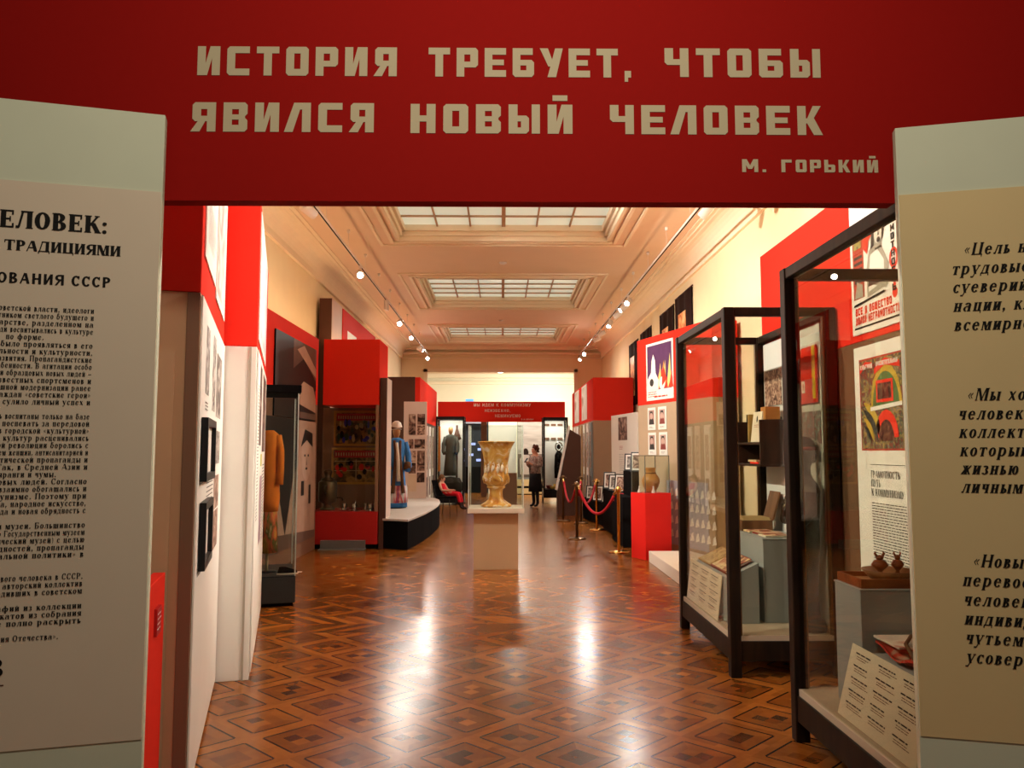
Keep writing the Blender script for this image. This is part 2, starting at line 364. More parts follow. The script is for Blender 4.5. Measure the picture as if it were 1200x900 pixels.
        if c == 'Ы': V(.72 * k); w = .72 * k + T + .06
    elif c == 'Э': P.extend(ring(.26 * k, h / 2, .36 * k, h / 2, T, t, -140, 140)); Hb(.2 * k, .5 * k, .5 * h - t / 2); w = .66 * k
    elif c == 'Ю': V(.04); Hb(.1, .4 * k, .5 * h - t / 2); P.extend(ring(.64 * k, h / 2, .32 * k, h / 2, T, t)); w = .98 * k
    elif c == 'Я': V(W - T - .02); P.extend(ring(.34 * k, .72 * h, .32 * k, .28 * h, T, t, 90, 270)); Hb(.34 * k, W - .1, h - t); Hb(.34 * k, W - .1, .44 * h); D(.02, 0, .3 * k, .46 * h, T * .8); w = W + .02
    elif c == '«': D(.16, .35, .02, .5 * h - .0, .07); P.append([(.02, .40), (.16, .18), (.22, .18), (.08, .40)]); P.append([(.02, .40), (.08, .40), (.22, .62), (.16, .62)]); P.append([(.18, .40), (.32, .18), (.38, .18), (.24, .40)]); P.append([(.18, .40), (.24, .40), (.38, .62), (.32, .62)]); P.pop(0); w = .46
    elif c == '»': 
        for o in (0, .16): P.append([(.22 + o, .40), (.16 + o, .40), (.02 + o, .18), (.08 + o, .18)]); P.append([(.16 + o, .40), (.22 + o, .40), (.08 + o, .62), (.02 + o, .62)])
        w = .46
    elif c == '.': P.extend(ring(.12, .09, .10, .10, .0999, .0999, 0, 360, 8)); w = .26
    elif c == ',': P.extend(ring(.12, .09, .10, .10, .0999, .0999, 0, 360, 8)); P.append([(.10, -.16), (.22, .06), (.12, .08), (.05, -.14)]); w = .26
    elif c == ':': P.extend(ring(.12, .09, .11, .11, .1099, .1099, 0, 360, 8)); P.extend(ring(.12, .55, .11, .11, .1099, .1099, 0, 360, 8)); w = .30
    elif c in '-–': Hb(.04, .34 if c == '-' else .6, .32, .09); w = .40 if c == '-' else .66
    elif c in '()': 
        P.extend(ring(.30 if c == '(' else 0, .4, .26, .62, .09, .04, *((120, 240) if c == '(' else (-60, 60)))); w = .3
    elif c == '?': P.extend(ring(.26, .74, .26, .26, T, t * 1.6, -60, 180)); R(.24, .26, .24 + T * .8, .50); R(.24, 0, .24 + T * .8, .16); w = .6
    else: w = .34
    return P, w
def rc(x0, y0, x1, y1, tl=0, tr=0, br=0, bl=0):
    p = []
    p += [(x0, y0 + bl), (x0 + bl, y0)] if bl else [(x0, y0)]
    p += [(x1 - br, y0), (x1, y0 + br)] if br else [(x1, y0)]
    p += [(x1, y1 - tr), (x1 - tr, y1)] if tr else [(x1, y1)]
    p += [(x0 + tl, y1), (x0, y1 - tl)] if tl else [(x0, y1)]
    return p
def block(ch):
    """heavy square poster capitals in a 10 x 12.5 box"""
    w, h, T, b, c = 10, 12.5, 3.6, 2.9, 1.1
    E = {
        'С': [rc(0, 0, T, h, c, 0, 0, c), rc(2, h - b, w, h, 0, 0, 0, 0), rc(2, 0, w, b)],
        'Т': [rc(w / 2 - T / 2, 0, w / 2 + T / 2, h), rc(0, h - b, w, h)],
        'О': [rc(0, 0, T, h, c, 0, 0, c), rc(w - T, 0, w, h, 0, c, c, 0), rc(2, 0, w - 2, b), rc(2, h - b, w - 2, h)],
        'Р': [rc(0, 0, T, h), rc(2, h - b, w - 2, h), rc(2, 4, w - 2, 4 + b - .4), rc(w - T, 4, w, h, 0, c, c, 0)],
        'Я': [rc(w - T, 0, w, h), rc(2, h - b, w - 2, h), rc(2, 4.4, w - 2, 4.4 + b - .6), rc(.3, 4.4, T + .3, h, c, 0, 0, c), [(-.4, 0), (T - .2, 0), (6, 5), (3, 5)]],
        'Е': [rc(0, 0, T, h), rc(2, h - b, w, h), rc(2, 0, w, b), rc(2, h / 2 - 1.2, w - 1, h / 2 + 1.2)],
        'Б': [rc(0, 0, T, h, 0, 0, 0, c), rc(2, h - b, w - .6, h), rc(2, 0, w - 2, b), rc(w - T, 0, w, 7.4, 0, c, c, 0), rc(2, 5, w - 2, 7.4)],
        'У': [[(3.2, 0), (7.2, 0), (10.4, h), (6.8, h)], [(3.6, 4.6), (6.6, 4.6), (T - .2, h), (-.4, h)]],
        'Ч': [rc(w - T, 0, w, h), rc(0, 5.2, T, h, 0, 0, 0, c), rc(2, 5.2, w - 2, 5.2 + b - .4)],
        'Ы': [rc(0, 0, T, h, 0, 0, 0, 0), rc(2, 0, 7, b - .3), rc(2, 5.2, 7, 5.2 + b - .4), rc(5, 0, 8.2, 7.7, 0, c, c, 0), rc(9.3, 0, 9.3 + T - .3, h)],
        'Ь': [rc(0, 0, T, h), rc(2, 0, 8, b - .3), rc(2, 5.2, 8, 5.2 + b - .4), rc(w - T, 0, w, 7.7, 0, c, c, 0)],
        'В': [rc(0, 0, T, h), rc(2, h - b, w - 2, h), rc(2, 0, w - 2, b), rc(2, h / 2 - 1.1, w - 2, h / 2 + 1.1), rc(w - T, .0, w, h / 2 - .3, 0, c, c, 0), rc(w - T, h / 2 + .3, w, h, 0, c, c, 0), rc(w - T, h / 2 - 1, w - 1, h / 2 + 1)],
        'Л': [rc(w - T, 0, w, h), [(-1, 0), (2.6, 0), (6.4, h), (3, h)], rc(3, h - b, w, h)],
        'Н': [rc(0, 0, T, h), rc(w - T, 0, w, h), rc(2, h / 2 - 1.3, w - 2, h / 2 + 1.3)],
        'К': [rc(0, 0, T, h), [(3, 4.6), (6.2, 6), (w, h), (6.6, h)], [(6.8, 0), (w + .6, 0), (6.8, 7.6), (3, 7)]],
        'М': [rc(0, 0, 2.8, h), rc(8.8, 0, 11.6, h), [(4.4, 3), (7.2, 3), (3.4, h), (0, h)], [(4.4, 3), (7.2, 3), (11.6, h), (8.2, h)]],
        'А': [[(-.6, 0), (2.9, 0), (6.0, h), (2.6, h)], [(7.1, 0), (10.6, 0), (7.4, h), (4, h)], rc(2.2, 2.4, 7.8, 4.8)],
        'П': [rc(0, 0, T, h), rc(w - T, 0, w, h), rc(2, h - b, w - 2, h)],
        'Ш': [rc(0, 0, 3, h), rc(4.3, 0, 7.3, h), rc(8.6, 0, 11.6, h), rc(1, 0, 10.6, b)],
        'Щ': [rc(0, 0, 3, h), rc(4.3, 0, 7.3, h), rc(8.6, 0, 11.6, h), rc(1, 0, 12.4, b), rc(10.6, -2, 12.6, 1)],
        'Г': [rc(0, 0, T, h), rc(2, h - b, w - .5, h)],
        'Д': [rc(w - 4, 2, w - 1, h), rc(3, h - b, w - 1, h), [(.5, 2), (3.4, 2), (5.4, h), (2.6, h)], rc(-.6, 0, w + .6, 2.4), rc(-.6, -2, 1.4, 1), rc(w - 1.4, -2, w + .6, 1)],
        'З': [rc(w - T, 0, w, h, 0, c, c, 0), rc(0, h - b, w - 2, h), rc(0, 0, w - 2, b), rc(3, h / 2 - 1.1, w - 2, h / 2 + 1.1)],
        'Ж': [rc(3.9, 0, 7.1, h), [(-.6, 0), (2.6, 0), (5, 6.2), (3, 6.2)], [(8.4, 0), (11.6, 0), (8, 6.2), (6, 6.2)], [(-.2, h), (2.8, h), (5, 6.2), (3, 6.2)], [(8.2, h), (11.2, h), (8, 6.2), (6, 6.2)]],
        ',': [rc(0, -1.8, 1.6, .4), rc(0, 0, 3, 2.9)], '.': [rc(0, 0, 2.6, 2.6)],
    }
    E['И'] = [rc(0, 0, T, h), rc(w - T, 0, w, h), [(2.2, 0), (4.4, 0), (7.8, h), (5.6, h)]]
    E['Й'] = E['И'] + [rc(2, h + 1.6, w - 2, h + 4)]
    E['Ё'] = E['Е'] + [rc(1, h + 1.4, 3.6, h + 3.4), rc(6, h + 1.4, 8.6, h + 3.4)]
    P = E.get(ch, [])
    adv = {'Ы': 12.6, 'М': 11.6, 'Ж': 11, 'Ш': 11.6, 'Щ': 12.6, ',': 3, '.': 2.6, ' ': 6}.get(ch, 10)
    return [[(x / 12.5, y / 12.5) for x, y in p] for p in P], adv / 12.5
def text(mb, s, u, v, h, m, lay=2, style='serif', width=None, shear=0, gap=None, align='l', y=0, bold=1):
    """set a line of lettering with its baseline start at (u, v); width squeezes it to fit"""
    G = []; x = 0
    for ch in s:
        if style == 'block': P, wd = block(ch); g = .25 if gap is None else gap
        elif style == 'sans': P, wd = glyph(ch, .17 * bold, .13, 0); g = .10 if gap is None else gap
        else: P, wd = glyph(ch, .2 * bold, .075 * bold, .045); g = .09 if gap is None else gap
        G.append((x, P)); x += wd + g
    x -= g
    k = (width / (x * h)) if width else 1
    off = -x * h * k if align == 'r' else 0
    for x0, P in G:
        for i, p in enumerate(P): mb.pol([(u + off + (x0 + a + shear * b) * h * k, v + b * h) for a, b in p], m, lay, y - i * 9e-5)
    return x * h * k
def dashes(mb, u0, v0, u1, v1, lines, m, seed=0, fill=.62, lay=2, ragged=.15, y=0):
    """small print too fine to read: rows of word-long strokes"""
    r = random.Random(seed); ph = (v1 - v0) / lines
    for i in range(lines):
        v = v1 - (i + .8) * ph; u = u0; end = u1 - (u1 - u0) * ragged * r.random()
        while u < end:
            wl = min(end - u, ph * r.uniform(1.0, 3.4)); mb.rec(u, v, u + wl, v + ph * fill * .55, m, lay, y); u += wl + ph * .45

# ================================================================= the room
XW, ZC, ZR, YE = 3.3, 4.95, 4.60, 26.4
def slab(name, x0, x1, y0, y1, z0, z1, m): return struct(MB().box(x0, x1, y0, y1, z0, z1, m).build(name))
slab('floor', -7, 7, -3, 38, -.12, 0, PARQUET)
mb = MB()                                                    # hall walls, thick, with skirting
mb.box(-XW - .3, -XW, 3.14, YE + .5, 0, ZC + .3, CREAM); struct(mb.build('wall_left'))
struct(MB().box(XW, XW + .3, 3.14, YE + .5, 0, ZC + .3, CREAM).build('wall_right'))
struct(MB().box(-XW, -2.5, YE, YE + .5, 0, ZC, CREAM).box(2.43, XW, YE, YE + .5, 0, ZC, CREAM).box(-2.5, 2.43, YE, YE + .5, 4.15, ZC, CREAM).build('wall_far'))
struct(MB().box(-2.56, -2.44, YE - .05, YE, 2.9, 4.22, MOULD).box(2.37, 2.49, YE - .05, YE, 2.9, 4.22, MOULD).box(-2.56, 2.49, YE - .05, YE, 4.11, 4.23, MOULD).build('trim_9'))
# second room beyond the opening
struct(MB().box(-4.2, 4.2, 36, 36.3, 0, ZC, CREAM2).build('wall_back'))
struct(MB().box(-4.3, -4.0, YE + .5, 36.3, 0, ZC, CREAM2).build('wall_west'))
struct(MB().box(4.0, 4.3, YE + .5, 36.3, 0, ZC, CREAM2).build('wall_east'))
struct(MB().box(-4.2, 4.2, YE + .3, 36.3, ZC, ZC + .3, CEILM).build('ceiling_2'))
struct(MB().box(-4.2, 4.2, 35.85, 36, 4.5, 4.62, MOULD).box(-4.2, 4.2, 35.75, 36, 4.78, ZC, MOULD).build('trim_10'))

# ceiling with three skylights
SKY = [(9.4, 12.85), (15.6, 18.9), (21.9, 25.1)]; SX0, SX1 = -1.70, 1.75
mb = MB()
mb.box(-XW - .3, SX0, 3.14, YE + .3, ZC, ZC + .25, CEILM); mb.box(SX1, XW + .3, 3.14, YE + .3, ZC, ZC + .25, CEILM)
ys = [3.14] + [v for p in SKY for v in p] + [YE + .3]
for i in range(0, len(ys), 2): mb.box(SX0, SX1, ys[i], ys[i + 1], ZC, ZC + .25, CEILM)
struct(mb.build('ceiling'))
PANE = mat('frosted_skylight_glass', (.70, .80, .66), .22, .14, 1.1, spec=.7, emit=.42)
SKYB = mat('skylight_bars', (.50, .34, .20), .6, .05)
for i, (a, b) in enumerate(SKY):
    root = bpy.data.objects.new('window_%d' % (i + 1), None); COL.objects.link(root); root.location = ((SX0 + SX1) / 2, (a + b) / 2, ZC); struct(root)
    hx, hy = (SX1 - SX0) / 2, (b - a) / 2
    mb = MB()
    for (o, d, z0, z1) in ((0, .05, -.03, .06), (.05, .04, .05, .13), (.09, .05, .12, .25)):        # stepped frame
        for sx in (-1, 1): mb.box(sx * (hx - o), sx * (hx - o - d), -hy + o, hy - o, z0, z1, MOULD)
        for sy in (-1, 1): mb.box(-hx + o, hx - o, sy * (hy - o), sy * (hy - o - d), z0, z1, MOULD)
    struct(mb.build('window_frame', root, .006))
    mb = MB()                                                # raised moulding around the opening
    for e, wd, dz in ((.26, .05, .025), (.06, .06, .03)):
        for sx in (-1, 1): mb.box(sx * (hx + e), sx * (hx + e + wd), -hy - e - wd, hy + e + wd, -dz, 0, MOULD)
        for sy in (-1, 1): mb.box(-hx - e, hx + e, sy * (hy + e), sy * (hy + e + wd), -dz, 0, MOULD)
    struct(mb.build('window_trim', root, .006))
    gx, gy = hx - .13, hy - .13; n = 6
    mb = MB()
    for k in range(1, n):
        x = -gx + 2 * gx * k / n; ww = .03 if k == 3 else .013; mb.box(x - ww, x + ww, -gy, gy, .185, .225, SKYB)
    for k in range(1, n):
        y = -gy + 2 * gy * k / n; mb.box(-gx, gx, y - .013, y + .013, .187, .223, SKYB)
    struct(mb.build('window_muntin', root))
    struct(MB().box(-gx - .03, gx + .03, -gy - .03, gy + .03, .215, .23, PANE).build('window_pane', root))
# cornice: rail, cove and upper moulding along the walls
def cornice(sgn):
    prof = [(0, ZR - .04), (.05, ZR - .04), (.05, ZR), (.025, ZR + .015)]
    for k in range(8):
        a = PI / 2 * k / 7; prof.append((.03 + .24 * (1 - math.cos(a)), ZR + .02 + .27 * math.sin(a)))
    prof += [(.29, ZC - .05), (.34, ZC - .05), (.34, ZC - .02), (.40, ZC - .02), (.40, ZC), (0, ZC)]
    v = [(sgn * (XW - x), 3.14, z) for x, z in prof] + [(sgn * (XW - x), YE, z) for x, z in prof]; n = len(prof)
    return MB().add(v, [(i, (i + 1) % n, n + (i + 1) % n, n + i) for i in range(n)] + [tuple(range(n)), tuple(range(n, 2 * n))], MOULD)
struct(cornice(-1).build('trim_1')); struct(cornice(1).build('trim_2'))
mb = MB()
for x0, z0, z1 in ((.05, ZR - .04, ZR), (.14, ZR + .1, ZR + .17), (.28, ZR + .24, ZC), (.40, ZC - .02, ZC)): mb.box(-XW, XW, YE - x0, YE, z0, z1, MOULD)
struct(mb.build('trim_3', None, .01))
struct(MB().box(-XW, -XW + .03, 3.14, YE, 0, .14, BROWN).build('baseboard_left')); struct(MB().box(XW - .03, XW, 3.14, YE, 0, .14, BROWN).build('baseboard_right'))
for (x, y) in ((.02, 14.4), (-.02, 20.9)):
    o = MB().lathe([(.001, -.03), (.04, -.03), (.065, -.012), (.07, 0)], METAL, 20).build('smoke_detector', None, 0, (x, y, ZC))
    tag(o, 'small white round detector on the ceiling between the %s skylights' % ('nearest two' if y < 16 else 'middle and farthest'), 'detector', 'ceiling detectors')
o = thing('beam_lamp', 'small bright recessed lamp under the beam at the end of the hall', 'lamp', (-.05, YE + .22, 4.15))
MB().lathe([(.12, -.02), (.12, 0), (.05, 0), (.05, -.02)], METAL, 20).build('bezel', o)
MB().lathe([(.001, -.03), (.07, -.028), (.09, -.012)], mat('lamp_glow', (1, .93, .78), .4, 0, emit=9), 20).build('bulb', o)

# ================================================================= entrance portal
mb = MB().prism([(-3.6, 2.525), (1.555, 2.525), (1.555, 2.60), (3.7, 2.60), (3.7, ZC + .3), (-3.6, ZC + .3)], -.07, 0, mat('crimson_banner_paint', (.33, .0085, .0065), .8, .04, 30, spec=.06), Matrix.Rotation(PI / 2, 4, 'X'))
o = mb.build('slogan_banner', None, 0, (0, 3.1, 0)); tag(o, 'wide red lintel board with pale block letters spanning the entrance', 'banner')
mb = MB()
for s, u0, u1, v in (('ИСТОРИЯ', -1.208, -.419, 3.032), ('ТРЕБУЕТ,', -.293, .514, 3.032), ('ЧТОБЫ', .649, 1.274, 3.036), ('ЯВИЛСЯ', -1.224, -.507, 2.802), ('НОВЫЙ', -.362, .279, 2.800), ('ЧЕЛОВЕК', .428, 1.27, 2.800)):
    mb = MB(); text(mb, s, u0, v, .119, LETTER, 2, 'block', u1 - u0); mb.build('lettering', o)
mb = MB(); text(mb, 'М.', .950, 2.648, .052, LETTER, 2, 'block', .095); text(mb, 'ГОРЬКИЙ', 1.106, 2.648, .051, LETTER, 2, 'block', .385)
mb.build('lettering', o)

def entrance_panel(name, label, loc, deg, top, w0, w1, sheet, draw, x0s, x1s):
    r = thing(name, label, 'panel', loc, deg)
    MB().box(w0, w1, 0, .05, 0, top, GREENGREY).build('board', r, .003)
    mb = MB().box(x0s, x1s, -.006, 0, .521, 2.523, sheet)
    mb.build('printed_sheet', r)
    mb = MB(); draw(mb); mb.build('lettering', r)
    return r
def left_words(mb):
    Y = -.006
    text(mb, 'НОВЫЙ ЧЕЛОВЕК:', -.180, 2.349, .064, INK, 2, 'serif', .74, 0, .05, 'r', Y, 1.2)
    text(mb, 'МЕЖДУ НОВЫМИ ТРАДИЦИЯМИ', -.134, 2.267, .038, INK, 2, 'serif', .86, 0, .04, 'r', Y, 1.15)
    text(mb, 'НАРОДНОГО ОБРАЗОВАНИЯ СССР', -.164, 2.148, .038, INK, 2, 'sans', .885, 0, .11, 'r', Y, 1.25)
    body = ['целью советской власти, идеологи', 'предвестником светлого будущего и', 'в государстве, разделенном на', 'новые люди воспитывались в культуре', '~по форме.', 'должно было проявляться в его',
            'сознательности и культурности,', 'нового развития. Пропагандистские', 'новые особенности. В агитации особо', 'одна среди образцовых новых людей –', 'годах, известных спортсменов и', 'этой успешной модернизации ранее', 'новых граждан «советские герои»', 'которым сулило личный успех и', '',
            'могут быть воспитаны только на базе', 'она была поспевать за передовой', 'предметов городской «культурной»', 'народных культур расценивались', 'культурной революции боролись с', 'просвещением женщин, антисанитарией и', 'этой политической пропаганды и', 'формы. Так, в Средней Азии и', '~юрты, яранги и чумы.',
            'долгом новых людей. Согласно', 'развитии взаимно обогащались и', 'при коммунизме. Поэтому при', 'литература, народное искусство,', 'новая одежда и новая обрядность с', '',
            'выступали музеи. Большинство', 'было связано Государственным музеем', '(этнографический музей) с целью', 'всех народностей, пропаганды', 'и национальной политики» в', '', '',
            'создания нового человека в СССР.', 'этой эпохи, авторский коллектив', 'но происходивших в советском', '', 'и фотографий из коллекции', 'этими плакатов из собрания', 'или более полно раскрыть', '', '~«История Отечества».']
    v = 2.049
    for s in body:
        if s.startswith('~'): text(mb, s[1:], -.215 - (.16 if 'юрты' not in s else .10) + (.09 if 'ИОт' in s or 'Отеч' in s else 0), v, .0205, INK, 2, 'serif', None, 0, .10, 'r', Y, .92)
        elif s: text(mb, s, -.215, v, .0205, INK, 2, 'serif', .395, 0, .10, 'r', Y, .92)
        v -= .02575
    text(mb, 'В', -.448, .772, .062, INK, 2, 'sans', None, 0, .1, 'r', Y, 1.2); mb.rec(-.9, .742, -.448, .746, mat('brown_ink', (.10, .03, .02), .6), 2, Y)
entrance_panel('information_board', 'tall grey-green panel with a long printed text under large black headings', (-1.285, 3.0, 0), 15, 2.827, -1.45, 0, SHEETL, left_words, -1.40, -.004)
def right_words(mb):
    Y = -.006
    for s, u, v in (('«Цель нового', .215, 2.276), ('трудовые навыки', .172, 2.204), ('суеверий и чуждых', .172, 2.135), ('нации, класса', .172, 2.065), ('всемирность', .172, 1.993),
                    ('«Мы хотим', .204, 1.733), ('человека, нового', .172, 1.664), ('коллектива', .172, 1.597), ('который всей', .172, 1.530), ('жизнью своей', .172, 1.464), ('личными', .172, 1.397),
                    ('«Новый человек', .198, 1.131), ('перевоспитание', .162, 1.062), ('человека', .162, .993), ('индивидуальным', .162, .925), ('чутьем', .162, .858), ('усовершенство', .162, .790)):
        text(mb, s, u, v, .0455, INK, 2, 'serif', None, .24, .12, 'l', Y, .92)
entrance_panel('quotation_board', 'tall grey-green panel with yellowish sheet of bold italic quotations', (1.515, 3.0, 0), -15, 2.79, 0, 1.45, SHEETR, right_words, .004, 1.40)

# ================================================================= partitions and what hangs on them
def direc(p, q): return math.atan2(q[1] - p[1], q[0] - p[0])
class Face:
    """vertical face seen with p at its left end and q at its right end"""
    def __init__(s, p, q): s.p, s.q, s.a = p, q, direc(p, q); s.len = math.dist(p, q); s.deg = math.degrees(s.a)
    def at(s, u, z, off=.003):
        n = (math.sin(s.a), -math.cos(s.a))
        return (s.p[0] + math.cos(s.a) * u + n[0] * off, s.p[1] + math.sin(s.a) * u + n[1] * off, z)
def partition(name, label, poly, zs, zt, lower=BEIGE, upper=RED, cat='partition', plinth=None):
    cx, cy = sum(p[0] for p in poly) / len(poly), sum(p[1] for p in poly) / len(poly)
    r = thing(name, label, cat, (cx, cy, 0)); P = [(x - cx, y - cy) for x, y in poly]
    MB().prism(P, .0, zs, lower).build('body', r, .004)
    if zt > zs: MB().prism([(x * 1.003, y * 1.003) for x, y in P], zs, zt, upper).build('frieze', r, .004)
    return r
def board(name, label, cat, face, u, z, w, h, t, m, draw=None, group=None, off=.003):
    mb = MB().box(0, w, -t, 0, 0, h, m)
    if draw: draw(mb, w, h, -t)
    o = mb.build(name, None, 0, face.at(u, z, off), face.a); return tag(o, label, cat, group)
def framed(label, face, u, z, w, h, fw, t, mframe, mpic, group=None, mat_w=.0, off=.003):
    r = thing('framed_document', label, 'framed picture', face.at(u, z, off), face.deg, group)
    mb = MB(); 
    for x0, x1, z0, z1 in ((0, w, 0, fw), (0, w, h - fw, h), (0, fw, fw, h - fw), (w - fw, w, fw, h - fw)): mb.box(x0, x1, -t, 0, z0, z1, mframe)
    mb.build('frame', r)
    mb = MB().box(fw, w - fw, -.006, 0, fw, h - fw, PAPER)
    if mat_w is not None: mb.rec(fw + mat_w, fw + mat_w, w - fw - mat_w, h - fw - mat_w, mpic, 1, -.006)
    mb.build('picture', r)
    return r
BW = [(.02, .018, .016), (.16, .13, .11), (.42, .37, .32), (.68, .62, .55)]
SEP = [(.03, .016, .012), (.18, .09, .065), (.46, .30, .22), (.68, .52, .42)]
COLR = [(.05, .02, .02), (.45, .05, .03), (.10, .14, .12), (.60, .36, .10), (.65, .55, .42)]
PH = [photo('photo_print_%d' % i, [BW, SEP, BW, SEP][i % 4], 9 + 2 * i, 6, 1.2, i) for i in range(6)]
SEPD = [photo('dark_photo_%d' % i, [(.012, .008, .006), (.05, .025, .018), (.22, .12, .09), (.5, .36, .28)], 5 + i, 6, 1.4, i + 7) for i in range(3)]

# ---- left side, first partition
AN, AF = (-1.385, 3.68), (-1.925, 5.56)
n_ = (-.962, -.272)
A2 = (AN[0] + n_[0] * .95, AN[1] + n_[1] * .95); A3 = (AF[0] + n_[0] * .95, AF[1] + n_[1] * .95)
pa = partition('partition', 'brown-sided partition with deep red frieze, nearest behind the grey-green text panel', [AN, AF, A3, A2], 2.275, 3.34, mat('tan_brown_board', (.60, .35, .20), .6, .06, 5))
FA = Face(AN, AF)
FN = Face(A2, AN)
o = MB().box(0, .055, -.012, 0, 0, 2.27, BROWN).build('corner_post', pa); o.location = (FN.at(FN.len - .055, 0, .001)[0] - pa.location.x, FN.at(FN.len - .055, 0, .001)[1] - pa.location.y, 0); o.rotation_euler.z = FN.a
o = MB().box(0, .26, -.01, 0, 0, 2.0, mat('tan_brown_board', (0, 0, 0))).build('side_panel', pa); q = FN.at(FN.len - .36, 0, .001); o.location = (q[0] - pa.location.x, q[1] - pa.location.y, 0); o.rotation_euler.z = FN.a
def d_sheet(mb, w, h, y):
    for u0, v0, u1, v1, m in ((.28, 1.80, .52, 2.14, PH[0]), (.78, 1.74, 1.02, 2.16, PH[2]), (1.10, 1.44, 1.62, 1.64, PH[4]), (1.14, 1.17, 1.62, 1.37, PH[1]), (1.12, .93, 1.60, 1.16, PH[3]), (1.12, 1.72, 1.6, 2.1, PH[0])):
        mb.rec(u0, v0, u1, v1, m, 1, y)
    dashes(mb, .56, .98, 1.06, 1.66, 30, INK, 3, .5, 1, .1, y)
    dashes(mb, .10, 1.36, .3, 1.40, 3, INK, 5, .5, 1, .1, y); dashes(mb, .12, .93, .34, .98, 3, INK, 6, .5, 1, .1, y); dashes(mb, .3, 1.72, .5, 1.77, 3, INK, 7, .5, 1, .1, y)
board('wall_sheet', 'long white printed sheet with small grey photos, under the red frieze nearest the entrance', 'poster', FA, .012, .03, 1.93, 2.235, .008, WHITE, d_sheet)
framed('upper black framed white document on the long white sheet', FA, .10, 1.405, .62, .30, .035, .03, BLACK, mat('pale_document', (.74, .70, .62), .6), 'black framed documents', .0, .014)
framed('lower black framed white document on the long white sheet', FA, .14, .99, .52, .315, .035, .03, BLACK, mat('pale_document', (0, 0, 0)), 'black framed documents', .0, .014)
def d_post1(mb, w, h, y):
    mb.rec(.05, .05, w - .05, h - .05, mat('poster_white', (.82, .78, .70), .6), 1, y)
    mb.rec(.15, h * .45, .5, h * .95, photo('red_grey_art', [(.75, .7, .62), (.8, .75, .68), (.6, .18, .08), (.2, .2, .2)], 5, 4, 1, 3), 2, y)
    dashes(mb, .12, .1, .7, h * .40, 16, mat('grey_ink', (.3, .28, .26), .6), 11, .5, 2, .3, y)
board('poster', 'white poster with a red and grey figure, first on the red frieze near the entrance', 'poster', FA, .10, 2.47, .78, .80, .006, WHITE, d_post1, 'posters on the near red frieze')
def d_post2(mb, w, h, y):
    mb.rec(.05, .05, w - .05, h - .05, photo('pale_art', [(.82, .78, .72), (.78, .74, .68), (.55, .42, .36), (.3, .26, .24)], 4, 4, 1, 9), 1, y)
board('poster', 'pale poster with faint brown drawings, second on the red frieze near the entrance', 'poster', FA, .93, 2.42, .90, .86, .006, WHITE, d_post2, 'posters on the near red frieze')
# low red barrier in front of it
bx = thing('red_barrier', 'low red standing board with a tiny white-lettered plate, against the brown partition', 'board', (-1.47, 3.60, 0), 104.5)
MB().box(-.52, 0, 0, .05, 0, 1.02, RED).build('board', bx, .003)
mb = MB().box(-.27, -.16, -.012, 0, .80, .91, REDDARK); dashes(mb, -.26, .82, -.17, .90, 4, LETTER2, 4, .5, 1, .2, -.012); mb.build('plate', bx)

# ---- left side, second partition
BN, BF = (-1.715, 5.632), (-2.375, 8.11)
B0 = (-1.925, 5.578); B3 = (-3.22, 7.88); B4 = (-2.86, 5.33)
pb = partition('partition', 'white partition with bright red frieze, second from the entrance opposite the tall cases', [B0, BN, BF, B3, B4], 2.275, 3.34, WHITE)
FB = Face(BN, BF); FBf = Face(B0, BN)
o = MB().box(0, .014, -.006, 0, 0, 2.27, mat('seam_strip', (.42, .36, .28), .7)).build('joint_strip', pb); q = FBf.at(FBf.len - .05, 0, 0); o.location = (q[0] - pb.location.x, q[1] - pb.location.y, 0); o.rotation_euler.z = FBf.a  # trim strip over the seam between two boards
def d_sheet2(mb, w, h, y):
    mb.rec(.5, 1.55, .95, h - .05, SEPD[0], 1, y); mb.rec(1.3, 1.5, 2.2, h - .05, SEPD[1], 1, y)
    mb.rec(1.0, 1.38, 1.35, 1.48, mat('olive_yellow_print', (.45, .42, .05), .6), 1, y); mb.rec(.9, .75, 1.5, 1.3, photo('violet_art', [(.5, .4, .42), (.3, .16, .2), (.65, .55, .5)], 7, 4, 1, 3), 1, y)
    dashes(mb, 1.6, .7, 2.2, 1.4, 24, INK, 8, .5, 1, .1, y); dashes(mb, .15, 1.0, .42, 2.0, 40, INK, 9, .5, 1, .1, y)
board('wall_sheet', 'white printed sheet with dark photos on the side of the second white partition', 'poster', FB, .05, .04, 2.42, 2.22, .008, WHITE, d_sheet2)
def d_post3(mb, w, h, y):
    mb.rec(.05, .06, w - .06, h - .06, photo('pale_blue_art', [(.80, .78, .74), (.70, .68, .64), (.40, .42, .48), (.25, .22, .24)], 3, 4, 1, 4), 1, y)
board('poster', 'large pale poster on the red frieze of the second white partition', 'poster', FB, .10, 2.34, 1.9, .93, .006, WHITE, d_post3)

